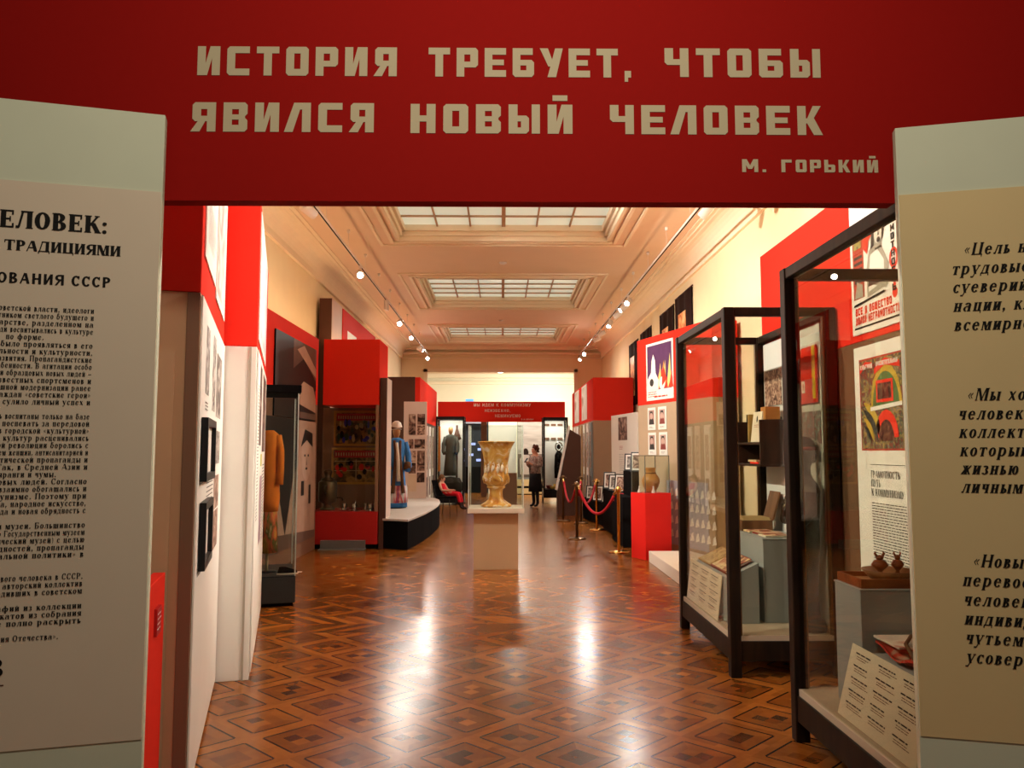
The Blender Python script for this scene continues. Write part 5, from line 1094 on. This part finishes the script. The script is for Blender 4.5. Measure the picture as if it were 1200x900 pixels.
rope(4, 1, .25, 'dark red rope rising to the farthest post along the black steps')

# big leaning board with white edge
es = thing('leaning_display', 'large dark slanted display board with bright white edge beside the woman', 'display board', (1.28, 19.4, 0))
mb = MB(); mb.add([(0, 0, .62), (.05, 0, .60), (.37, 0, 2.14), (.32, 0, 2.15), (0, 0.10, .62), (.05, 0.10, .60), (.37, 0.10, 2.14), (.32, 0.10, 2.15)], [(0, 1, 2, 3), (5, 4, 7, 6), (0, 3, 7, 4), (1, 5, 6, 2), (3, 2, 6, 7), (0, 4, 5, 1)], mat('bright_white_edge', (.85, .82, .76), .5)); mb.build('board', es)
mb = MB(); mb.add([(.06, .02, 0), (.62, .02, 0), (.62, .02, 1.9), (.36, .02, 2.06), (.07, .02, .62), (.06, .55, 0), (.62, .55, 0), (.62, .55, 1.9), (.36, .55, 2.06), (.07, .55, .62)], [(0, 1, 2, 3, 4), (9, 8, 7, 6, 5), (0, 4, 9, 5), (1, 6, 7, 2), (2, 7, 8, 3), (3, 8, 9, 4), (0, 5, 6, 1)], BROWND); mb.build('stand', es, .004)

# ================================================================= far end : banner, glass cases, next room
FY = 24.95; k_ = FY / 945
fbn = thing('far_banner', 'red board with small pale slogan spanning the far end of the hall', 'banner', (0, FY, 0))
MB().box(-1.98, 1.96, 0, .10, 2.435, 3.06, RED).build('board', fbn, .004)
for x in (-1.97, 1.90): MB().box(x, x + .05, .03, .08, 0, 2.435, BROWN).build('post', fbn)
mb = MB()
for s, px0, px1, yb, h in (('МЫ ИДЕМ К КОММУНИЗМУ', 555, 622, 476.4, .092), ('НЕИЗБЕЖНО,', 568, 598, 482.9, .085), ('НЕМИНУЕМО', 580, 610, 489.2, .092), ('В.И.ЛЕНИН', 611, 625, 492.4, .040)):
    mb = MB(); text(mb, s, (px0 - 588) * k_, 1.55 + (528 - yb) * k_, h, LETTER2, 2, 'sans', (px1 - px0) * k_, gap=.22, bold=.85); mb.build('lettering', fbn)
o = thing('exit_light', 'tiny bright blue sign on top of the far red board', 'sign', (-1.0, FY + .05, 3.06)); MB().box(-.12, .12, -.02, .02, .012, .08, mat('blue_lit_sign', (.10, .45, .9), .4, 0, emit=1.2)).build('sign_face', o); MB().box(-.13, .13, -.025, .025, 0, .012, METAL).build('holder', o)
def far_case(name, label, x0, x1, y, z0, backm):
    r = thing(name, label, 'showcase', (x0, y, 0)); W = x1 - x0; L = .9
    mb = MB()
    for x in (0, W - .05):
        for yy in (0, L - .05): mb.box(x, x + .05, yy, yy + .05, 0 if yy else z0, 2.53, BLACK)
    for yy in (0, L - .05): mb.box(.05, W - .05, yy, yy + .05, 2.45, 2.53, BLACK)
    for x in (0, W - .05): mb.box(x, x + .05, .05, L - .05, 2.45, 2.53, BLACK)
    mb.build('frame', r)
    MB().box(0, W, 0, L, 0 if z0 < .3 else z0 - .25, z0, BLACK).build('base', r)
    MB().box(.05, W - .05, L - .03, L - .01, z0, 2.45, backm).build('back_board', r)
    MB().box(.05, W - .05, .02, .026, z0, 2.45, GLASS).build('front_pane', r)
    for x in (.015, W - .021): MB().box(x, x + .006, .05, L - .05, z0, 2.45, GLASS).build('side_pane', r)
    l = area('case_fill', (W / 2, .35, 2.44), (.25, 0, 0), W * .7, .3, 10, (1, .95, .85)); l.parent = r  # added fill inside the case top, brightens its contents
    return r
BRW = mat('bright_white_board', (.85, .83, .78), .6, .03)
far_case('black_glass_case', 'black-framed glass case with a robed mannequin behind the seated child', -1.90, -1.08, 23.3, .30, BRW)
far_case('black_glass_case', 'black-framed glass case with bowls behind the standing woman', 1.22, 1.95, 23.75, .42, BRW)
def robed(name, label, loc, h, mrobe, mhead, mhat=None, deg=0, cat='mannequin'):
    r = thing(name, label, cat, loc, deg); s = h / 1.7
    MB().loft([(0.02 * s, 0, 0, .24 * s, .19 * s), (.3 * s, 0, 0, .22 * s, .17 * s), (.7 * s, 0, 0, .18 * s, .14 * s), (1.0 * s, 0, 0, .17 * s, .12 * s), (1.25 * s, 0, 0, .20 * s, .12 * s), (1.38 * s, 0, 0, .17 * s, .10 * s), (1.43 * s, 0, 0, .07 * s, .07 * s)], mrobe, 22).build('robe', r)
    MB().loft([(1.40 * s, 0, 0, .05 * s, .05 * s), (1.46 * s, 0, 0, .05 * s, .055 * s), (1.50 * s, 0, -.005, .07 * s, .085 * s), (1.58 * s, 0, 0, .08 * s, .095 * s), (1.66 * s, 0, 0, .07 * s, .08 * s), (1.70 * s, 0, 0, .02, .02)], mhead, 18).build('head', r)
    for k in (-1, 1): MB().tube([(k * .17 * s, 0, 1.34 * s), (k * .24 * s, -.02, 1.1 * s), (k * .24 * s, -.10 * s, .86 * s), (k * .19 * s, -.16 * s, .78 * s)], [.07 * s, .065 * s, .065 * s, .075 * s], mrobe, 12).build('sleeve', r)
    if mhat: MB().loft([(1.60 * s, 0, 0, .10 * s, .11 * s), (1.66 * s, 0, 0, .115 * s, .12 * s), (1.74 * s, 0, 0, .09 * s, .09 * s), (1.78 * s, 0, 0, .03, .03)], mhat, 18).build('hat', r)
    return r
robed('mannequin', 'mannequin in a grey-green robe inside the case behind the child', (-1.50, 23.75, .80), 1.45, mat('grey_green_robe', (.075, .075, .06), .85, .25, 6), mat('tan_head', (.42, .22, .10), .5), None)
o = MB().loft([(0, 0, 0, .30, .2), (.12, 0, 0, .36, .24), (.3, 0, 0, .36, .24), (.45, 0, 0, .28, .2), (.49, 0, 0, .02, .02)], mat('dark_hide', (.035, .025, .018), .9, .3, 12), 20).build('fur_mound', None, 0, (-1.50, 23.75, .301)); tag(o, 'dark rounded hide mound under the robed mannequin in the glass case', 'hide')
dc = thing('dance_mask', 'tall dark carved pole with a cross wing in the black case', 'carving', (-1.33, 24.0, .301)); MB().box(-.03, .03, -.02, .02, 0, 2.0, BROWND).build('pole', dc); MB().loft([(1.55, 0, 0, .05, .04), (1.6, 0, 0, .14, .05), (1.66, 0, 0, .10, .05), (1.9, 0, 0, .03, .03)], BROWND, 12).build('wing', dc)
o = MB().box(0, .05, 0, .3, 0, 1.3, mat('orange_cloth', (0, 0, 0))).build('scarf', None, .004, (-1.84, 23.4, .95)); tag(o, 'long orange-red scarf hung at the corner of the black case', 'scarf')
hb_ = thing('small_mannequin', 'dark costume with silver headdress beside the leaning board in the far case', 'mannequin', (1.72, 24.42, .422)); MB().loft([(0.3, 0, 0, .13, .1), (.6, 0, 0, .14, .11), (1.0, 0, 0, .12, .1), (1.12, 0, 0, .05, .05)], BLACKM, 16).build('garment', hb_); MB().lathe([(.02, 0), (.02, .31)], BLACK, 10).build('pole', hb_)
mb = MB(); mb.tube([(.10 * math.cos(a), 0, 1.25 + .13 * math.sin(a)) for a in [2 * PI * k / 20 for k in range(21)]], .022, mat('silvered_metal', (0, 0, 0)), 8); mb.ball((0, 0, 1.24), .06, .05, .08, BLACKM, 12, 8); mb.build('headdress', hb_)
for k, (x, m, h) in enumerate(((1.40, mat('red_brown_cover', (0, 0, 0)), .10), (1.62, mat('gilded_bowl', (.7, .42, .10), .3, .1, 8, metal=.6), .14), (1.50, mat('gilded_bowl', (0, 0, 0)), .08))):
    r = thing('bowl', ('red-brown bowl in the far case behind the woman', 'tall golden bowl in the far case behind the woman', 'low golden bowl in front in the far case behind the woman')[k], 'bowl', (x, 24.1 - .2 * (k == 2), .422), 0, 'bowls in the far case'); MB().lathe([(.001, 0), (.05, 0), (.06, .02), (.09, h), (.08, h), (.05, .03), (.001, .02)], m, 20).build('body', r); MB().lathe([(.088, h - .012), (.095, h - .006), (.088, h)], m, 20).build('rim', r)
MPL = thing('wall_plaques', 'row of small brown plaques high on the white back of the far case', 'plaque', (1.30, 24.60, 2.3))
for k in range(3): MB().box(k * .2, k * .2 + .15, -.02, 0, 0, .06, BROWN).build('plaque', MPL); MB().box(k * .2, k * .2 + .15, -.02, 0, -.42, -.36, BROWN).build('plaque', MPL)
# white panel, photo panel, low cabinet, dark doorway in the next room
o = MB().box(-.465, .53, 29.2, 29.3, 0, 2.85, BRW).build('white_screen', None, .004); tag(o, 'plain bright white screen behind the vase, in the next room', 'screen')
ph = thing('photo_screen', 'tall grey landscape photograph with two dim figures, behind the woman', 'photograph', (.555, 28.9, .5)); MB().box(0, 1.15, 0, .05, 0, 2.15, GREY).build('board', ph, .004)
for x in (.05, 1.05): MB().box(x, x + .05, .0, .05, -.55, 0, BLACK).build('leg', ph)
mb = MB(); mb.rec(.02, .9, 1.13, 2.13, photo('pale_landscape', [(.40, .37, .34), (.55, .52, .48), (.62, .58, .54)], 1.5, 3, .3, 3, .6, (1, 1, 6)), 1, 0); mb.rec(.02, .75, 1.13, .93, mat('landscape_shore', (.2, .16, .13), .6), 2, 0); mb.rec(.02, .1, 1.13, .76, mat('landscape_ground', (.12, .10, .085), .6, .3), 2, 0)
for u, sc in ((.30, 1), (.62, .85)): mb.ell(u, .98, .10 * sc, .15 * sc, mat('photo_dark', (0, 0, 0)), 3, 18, 0); mb.pol([(u - .2, .2), (u + .2, .2), (u + .22, .75), (u + .1, .9), (u - .1, .9), (u - .22, .75)], (mat('photo_shirt', (.5, .46, .42), .6), mat('photo_mid', (0, 0, 0)))[sc < 1], 4, 0)
mb.build('print', ph)
cb = thing('low_cabinet', 'pale yellow low cabinet with dark shelf gap under the landscape photograph', 'cabinet', (.53, 28.72, 0)); YL = mat('pale_yellow_paint', (.72, .62, .34), .6)
MB().box(0, 1.2, 0, .1, .03, .22, YL).build('lower_drawer', cb); MB().box(0, 1.2, 0, .1, .30, .53, YL).build('upper_drawer', cb); MB().box(0.02, 1.18, .02, .12, .0, .5, BLACKM).build('body', cb)
dk = thing('dark_display_wall', 'dark display wall with small blue lit screens in the next room doorway', 'display wall', (-1.85, 30.2, 0))
MB().box(0, 1.35, 0, .2, 0, 3.3, mat('slate_paint', (.035, .04, .055), .6, .1)).build('wall_board', dk)
for k, (x, z) in enumerate(((.25, 1.55), (.70, 1.75), (.62, 1.35), (.95, 1.55), (.9, 1.15))): MB().box(x, x + .17, -.02, 0, z, z + .09, mat('blue_screen', (.32, .38, .85), .4, 0, emit=1.3)).build('screen', dk)
MB().box(.1, 1.25, -.35, -.05, 0, .95, BLACKM).build('counter', dk)
MB().box(.05, 1.3, -.30, -.002, 2.55, 2.75, mat('pale_blue_header', (.35, .38, .48), .5)).build('header', dk)
o = MB().box(-.70, -.50, 27.2, 27.3, 0, 2.75, BROWN).build('door_post', None, .004); tag(o, 'brown upright post at the edge of the far doorway', 'post')

# costume mannequin on the stage
cm = robed('mannequin', 'mannequin in a blue robe with fur trim and white turban on the stage', (-1.99, 15.3, .477), 1.56, mat('blue_robe', (.05, .20, .50), .7, .2, 6), mat('tan_head', (0, 0, 0)), mat('white_turban', (.75, .72, .66), .8), 20)
FUR = mat('brown_fur', (.12, .06, .03), .95, .4, 40)
for sx in (-1, 1): MB().tube([(sx * .05, .02, 1.31), (sx * .055, -.085, 1.24), (sx * .04, -.115, 1.05), (sx * .05, -.14, .8), (sx * .085, -.172, .45), (sx * .10, -.185, .28)], [.022, .026, .028, .030, .034, .034], FUR, 10).build('fur_trim', cm)
for sx in (-1, 1): MB().tube([(sx * .205, -.085, .835), (sx * .175, -.145, .72)], [.066, .074], FUR, 14).build('fur_cuff', cm)
MB().tube([(-.02, -.10, 1.22), (0, -.135, .95), (.01, -.17, .5)], [.03, .035, .04], mat('pale_shirt', (.66, .60, .5), .8), 10).build('shirt_front', cm)
MB().lathe([(.095, 1.475), (.105, 1.49), (.105, 1.52), (.095, 1.53)], FUR, 20).build('hat_band', cm)
MB().loft([(.10, 0, 0, .225, .185), (.28, 0, 0, .22, .175), (.42, 0, 0, .215, .17)], photo('striped_hem', [(.04, .10, .25), (.5, .05, .06), (.6, .6, .6), (.05, .25, .15)], 9, 3, .5, 2, .8, (1, 1, .2)), 20).build('hem', cm)
MB().loft([(0.001, 0, 0, .2, .16), (.03, 0, 0, .2, .16)], BLACK, 20).build('base', cm)
robed('mannequin', 'mannequin in a dark red coat at the rear of the stage', (-2.36, 15.9, .477), 1.5, mat('dark_red_coat', (.20, .02, .03), .8, .2, 6), mat('tan_head', (0, 0, 0)), FUR, 10)

# ================================================================= lighting tracks and spotlights
TZ = 4.62
def track(name, label, p, q, hang):
    r = thing(name, label, 'lighting track', (p[0], p[1], TZ)); L = math.dist(p, q); a = direc(p, q); r.rotation_euler.z = a
    MB().box(0, L, -.018, .018, 0, .035, METAL).box(0, L, -.010, .010, -.003, 0, BLACKM).build('rail', r, .003)
    for u in hang:
        h = MB().lathe([(.001, ZC - TZ - .05), (.022, ZC - TZ - .05), (.026, ZC - TZ), (.001, ZC - TZ)], METAL, 12, (u, 0)); h.tube([(u, 0, .03), (u, 0, ZC - TZ - .04)], .003, METAL, 6); h.build('hanger', r)
    return r
XL, XR = -2.37, 2.51
track('lighting_track', 'long white lighting track under the ceiling on the costume stage side', (XL, 3.3), (XL, 26.2), [1.2 + 1.55 * k for k in range(15)])
track('lighting_track', 'long white lighting track under the ceiling above the tall glass cases', (XR, 3.3), (XR, 26.2), [1.0 + 1.55 * k for k in range(15)])
track('lighting_track', 'short lighting track across the bright next room', (-3.6, 29.4), (3.6, 29.4), [.8, 3.6, 6.4])
LENS = mat('lamp_lens', (1, .94, .82), .4, 0, emit=40)
def spot(x, y, tgt, label, power, ang=62, blend=.7, color=(1, .93, .83), z=TZ, drop=.115, group='track spotlights'):
    r = thing('track_spotlight', label, 'spotlight', (x, y, z), 0, group)
    MB().box(-.016, .016, -.07, .07, -.03, -.003, METAL).build('adapter', r, .003)
    MB().tube([(0, 0, -.03), (0, 0, -drop)], .008, METAL, 8).build('stem', r)
    c = Vector((0, 0, -drop - .02)); d = (Vector(tgt) - (Vector((x, y, z)) + c)).normalized(); q = d.to_track_quat('-Z', 'Y')
    o = MB().lathe([(.001, .12), (.045, .12), (.058, .105), (.060, -.085), (.053, -.09), (.052, -.07), (.001, -.068)], METAL, 20).build('barrel', r); o.location = c; o.rotation_mode = 'QUATERNION'; o.rotation_quaternion = q
    e = MB().lathe([(.001, -.076), (.048, -.076), (.048, -.0695), (.001, -.0695)], LENS, 20).build('lens', o)
    l = bpy.data.lights.new('spot_beam', 'SPOT'); l.energy = power; l.spot_size = math.radians(ang); l.spot_blend = blend; l.color = color; l.shadow_soft_size = .035
    lo = bpy.data.objects.new('spot_beam', l); COL.objects.link(lo); lo.parent = o; lo.location = (0, 0, -.10)
    return r
ORD = ['first', 'second', 'third', 'fourth', 'fifth', 'sixth', 'seventh', 'eighth', 'ninth', 'tenth', 'eleventh', 'twelfth', 'thirteenth', 'fourteenth']
LP = 520
RIGHT = [(4.3, (-1.6, 4.6, 2.4), 1.0), (5.6, (-1.8, 5.7, 3.1), 1.7), (7.4, (-2.1, 7.2, 2.5), .9), (9.2, (-2.95, 10.0, 2.5), .32), (9.7, (-.1, 11.0, 1.3), .45), (15.8, (-.6, 11.0, 1.4), .3), (16.5, (-1.9, 15.0, 1.0), 1.3), (17.3, (-2.2, 18.0, 1.6), 1.3), (18.6, (.7, 15.5, .0), 1.1), (20.2, (-2.0, 21.6, 2.0), .8), (21.2, (-2.0, 23.2, 2.6), .8), (24.4, (.9, 7.0, .2), .24), (25.5, (.6, 22.5, .8), .8)]
LEFT = [(4.2, (2.3, 5.0, 2.4), 1.5), (6.0, (2.38, 6.2, 2.7), 2.1), (7.8, (3.3, 10.2, 4.0), 2.8), (8.6, (-.1, 10.8, .7), .9), (9.3, (2.5, 11.6, 2.4), 1.5), (9.75, (2.3, 15.6, 1.6), 1.9), (13.3, (-.4, 5.0, .3), .10), (18.5, (-.6, 7.0, .2), .15), (20.9, (-.5, 8.0, .2), .17), (23.4, (2.24, 22.6, 2.2), .9), (25.6, (-.8, 8.0, .2), .26)]
for k, (y, t, s) in enumerate(RIGHT): spot(XR, y, t, 'white spotlight on the track above the tall glass cases, %s from the entrance' % ORD[k], LP * s)
for k, (y, t, s) in enumerate(LEFT): spot(XL, y, t, 'white spotlight on the stage-side track, %s from the entrance' % ORD[k], LP * s)
o = MB().box(-.035, .035, -.11, .11, -.20, -.004, METAL).build('track_transformer', None, .006, (XL, 16.4, TZ)); tag(o, 'plain white box without lens hung on the stage-side track', 'transformer')
for k, (x, t) in enumerate(((-2.0, (-2, 35, 2)), (.45, (0, 24.9, 2.7)), (1.9, (2, 35, 2)))):
    spot(x, 29.4, t, 'spotlight in the next room, %s from the stage side' % ORD[k], 80, group='next room spotlights')

# ================================================================= people
def skin_body(name, V, Eg, parent, mats, pick, sub=2):
    me = bpy.data.meshes.new(name); me.from_pydata([v[:3] for v in V], Eg, []); o = bpy.data.objects.new(name, me); COL.objects.link(o)
    o.modifiers.new('skin', 'SKIN'); s = o.modifiers.new('sub', 'SUBSURF'); s.levels = sub; s.render_levels = sub
    sv = me.skin_vertices[0].data
    for i, v in enumerate(V): sv[i].radius = (v[3], v[4] if len(v) > 4 else v[3]); sv[i].use_root = (i == 0)
    dg = bpy.context.evaluated_depsgraph_get(); ev = o.evaluated_get(dg); m2 = bpy.data.meshes.new_from_object(ev)
    o.modifiers.clear(); o.data = m2; bpy.data.meshes.remove(me); m2.name = name
    m2.materials.clear()
    for m in mats: m2.materials.append(m)
    for p in m2.polygons: p.material_index = pick(p.center); p.use_smooth = True
    o.parent = parent; return o
def add_hand(V, Eg, wi, s, d, side, up=Vector((0, 0, 1)), curl=.5):
    """palm and five bent fingers growing from wrist vertex wi along d"""
    w = Vector(V[wi][:3]); d = Vector(d).normalized(); lat = d.cross(up).normalized() * side; n = lat.cross(d).normalized() * side
    pi = len(V); p = w + d * .055 * s; V.append((*p, .026 * s, .014 * s)); Eg.append((wi, pi))
    for k in range(4):
        b = p + lat * (.026 - .0175 * k) * s + d * .018 * s; Lf = (.036, .042, .039, .031)[k] * s
        i0 = len(V); V.append((*b, .009 * s)); Eg.append((pi, i0))
        m_ = b + (d * (1 - curl * .4) - n * curl * .6) * Lf; V.append((*m_, .008 * s)); Eg.append((i0, i0 + 1))
        t = m_ + (d * (1 - curl) - n * curl) * Lf * .8; V.append((*t, .006 * s)); Eg.append((i0 + 1, i0 + 2))
    i0 = len(V); b = w + d * .03 * s + lat * .024 * s; V.append((*b, .011 * s)); Eg.append((pi, i0))
    t = b + (lat * .7 + d * .6 - n * .2) * .032 * s; V.append((*t, .009 * s)); Eg.append((i0, i0 + 1)); t2 = t + (lat * .2 + d * .8 - n * .4) * .026 * s; V.append((*t2, .007 * s)); Eg.append((i0 + 1, i0 + 2))
LEGG = mat('dark_leggings', (.012, .011, .013), .8, .1); SHOE = mat('black_shoe_leather', (.01, .009, .009), .4); HAIR = mat('auburn_hair', (.075, .022, .012), .7, .3, 60)
wm = thing('person', 'standing person in patterned blouse and black skirt looking at a phone', 'person', (.93, 22.45, 0), -52)
V = [(0, 0, .93, .14, .11), (0, .0, 1.08, .12, .09), (0, .005, 1.26, .14, .10), (0, .02, 1.41, .075, .06), (0, .0, 1.47, .05, .05), (0, -.035, 1.55, .068, .085), (0, -.045, 1.635, .062, .075), (0, -.125, 1.545, .012)]
Eg = [(0, 1), (1, 2), (2, 3), (3, 4), (4, 5), (5, 6), (5, 7)]
for sx in (-1, 1):
    i = len(V); V += [(sx * .085, 0, .84, .095), (sx * .085, -.01, .48, .06), (sx * .08, .02, .10, .042), (sx * .085, -.03, .045, .04), (sx * .09, -.12, .035, .032)]
    Eg += [(0, i), (i, i + 1), (i + 1, i + 2), (i + 2, i + 3), (i + 3, i + 4)]
    j = len(V); V += [(sx * .165, .015, 1.37, .06), (sx * .215, .01, 1.12, .046), (sx * .10, -.20, 1.17, .032), (sx * .065, -.25, 1.205, .024)]
    Eg += [(3, j), (j, j + 1), (j + 1, j + 2), (j + 2, j + 3)]
    add_hand(V, Eg, j + 3, 1.0, (-sx * .25, -.75, .55), sx, curl=.75)
skin_body('body', V, Eg, wm, [SKIN, LEGG, SHOE], lambda c: 2 if c.z < .075 else (1 if c.z < .95 and abs(c.x) < .24 and c.y > -.15 else 0))
BLO = photo('patterned_blouse', [(.05, .035, .03), (.22, .15, .12), (.42, .33, .28), (.10, .07, .06)], 26, 4, 1, 3, .85)
mb = MB().loft([(.92, 0, 0, .172, .135), (1.05, 0, 0, .150, .120), (1.2, 0, 0, .165, .13), (1.33, 0, .01, .185, .115), (1.40, 0, .02, .13, .085), (1.445, 0, .015, .066, .062)], BLO, 26)
for sx in (-1, 1): mb.tube([(sx * .14, .015, 1.385), (sx * .185, .012, 1.33), (sx * .218, .01, 1.14), (sx * .19, -.05, 1.13), (sx * .11, -.185, 1.165)], [.065, .072, .060, .056, .044], BLO, 14)
mb.build('blouse', wm)
MB().loft([(.42, 0, .0, .215, .175), (.6, 0, 0, .205, .165), (.8, 0, 0, .19, .15), (.95, 0, 0, .16, .125)], mat('black_skirt_cloth', (.010, .009, .010), .9, .2, 20), 28).build('skirt', wm)
mb = MB(); rr = random.Random(9)
mb.ball((0, .012, 1.60), .098, .098, .105, HAIR, 18, 12)
for k in range(34):
    a = rr.uniform(.15 * PI, .85 * PI) if k % 3 else rr.uniform(0, 2 * PI); zz = rr.uniform(1.50, 1.70) if k % 3 else rr.uniform(1.64, 1.71); R = .088 if zz < 1.64 else .06
    mb.ball((R * math.cos(a), .012 + R * math.sin(a), zz), .026, .026, .026, HAIR, 8, 6)
mb.build('hair', wm)
for sx in (-1, 1):
    MB().ball((sx * .028, -.108, 1.572), .010, .007, .006, INK, 8, 6).build('eye', wm); MB().ball((sx * .072, -.025, 1.555), .008, .016, .026, SKIN, 8, 6).build('ear', wm)
MB().ball((0, -.112, 1.508), .022, .008, .007, mat('lips', (.40, .10, .08), .5), 10, 6).build('mouth', wm)
pho = MB().box(-.038, .038, -.005, .005, -.075, .075, BLACK).build('mobile_phone', None, .003); pho.location = (.93 + .33 * math.sin(math.radians(-52)), 22.45 - .33 * math.cos(math.radians(-52)), 1.285); pho.rotation_euler = (-.7, 0, math.radians(-52)); tag(pho, 'dark mobile phone held up in both hands by the standing person', 'phone')

CX, CY, CA = -1.33, 19.55, 68
ch = thing('chair', 'small dark chair with thin legs under the reclining child', 'chair', (CX, CY, 0), CA)
MB().box(-.20, .20, -.20, .20, .425, .45, BLACKM).build('seat', ch, .008)
o = MB().box(-.20, .20, 0, .02, 0, .40, BLACKM).build('backrest', ch, .008); o.location = (0, .19, .46); o.rotation_euler.x = -.25
for sx in (-1, 1):
    for sy in (-1, 1): MB().tube([(sx * .17, sy * .16, .425), (sx * .20, sy * .20, 0)], .011, BLACK, 8).build('leg', ch)
    MB().tube([(sx * .17, .17, .43), (sx * .17, .20, .48), (sx * .17, .25, .70)], .010, BLACK, 8).build('back_post', ch)
REDC = mat('red_knit', (.62, .015, .03), .85, .15, 30); BOOT = mat('dark_boot', (.03, .015, .012), .6)
kd = thing('person', 'child in red top and red trousers reclining on the small dark chair', 'person', (CX, CY, 0), CA)
V = [(0, .02, .535, .095, .08), (0, .06, .60, .09, .07), (0, .105, .70, .10, .07), (0, .135, .775, .045, .04), (0, .13, .805, .035), (0, .105, .865, .062, .072), (0, .10, .925, .055, .06), (0, .03, .86, .010)]
Eg = [(0, 1), (1, 2), (2, 3), (3, 4), (4, 5), (5, 6), (5, 7)]
for sx in (-1, 1):
    i = len(V); V += [(sx * .06, -.04, .525, .068), (sx * .065, -.33, .52, .052), (sx * .05, -.40, .26, .036), (sx * .05, -.42, .20, .036), (sx * .055, -.52, .17, .028)]
    Eg += [(0, i), (i, i + 1), (i + 1, i + 2), (i + 2, i + 3), (i + 3, i + 4)]
    j = len(V); V += [(sx * .115, .125, .745, .038), (sx * .165, .04, .60, .030), (sx * .10, -.10, .60, .022), (sx * .085, -.13, .605, .018)]
    Eg += [(3, j), (j, j + 1), (j + 1, j + 2), (j + 2, j + 3)]
    add_hand(V, Eg, j + 3, .7, (-sx * .3, -.9, .05), sx, curl=.35)
def pk(c):
    if c.z < .33 and c.y < -.25: return 2
    if abs(c.x) > .105 and c.z > .54 and c.y > -.2: return 0
    if c.z > .765 or (c.y < -.06 and c.z > .575): return 0
    return 1
skin_body('body', V, Eg, kd, [SKIN, REDC, BOOT], pk)
mb = MB().ball((0, .125, .905), .075, .075, .075, mat('light_brown_hair', (.16, .075, .03), .7, .3, 50), 16, 12); mb.tube([(0, .19, .90), (0, .22, .84), (0, .21, .77)], [.03, .026, .012], mat('light_brown_hair', (0, 0, 0)), 8); mb.build('hair', kd)
for sx in (-1, 1): MB().ball((sx * .024, .045, .883), .008, .006, .005, INK, 8, 6).build('eye', kd); MB().ball((sx * .066, .10, .865), .007, .013, .02, SKIN, 8, 6).build('ear', kd)
MB().ball((0, .044, .832), .017, .006, .005, mat('lips', (0, 0, 0)), 8, 6).build('mouth', kd)
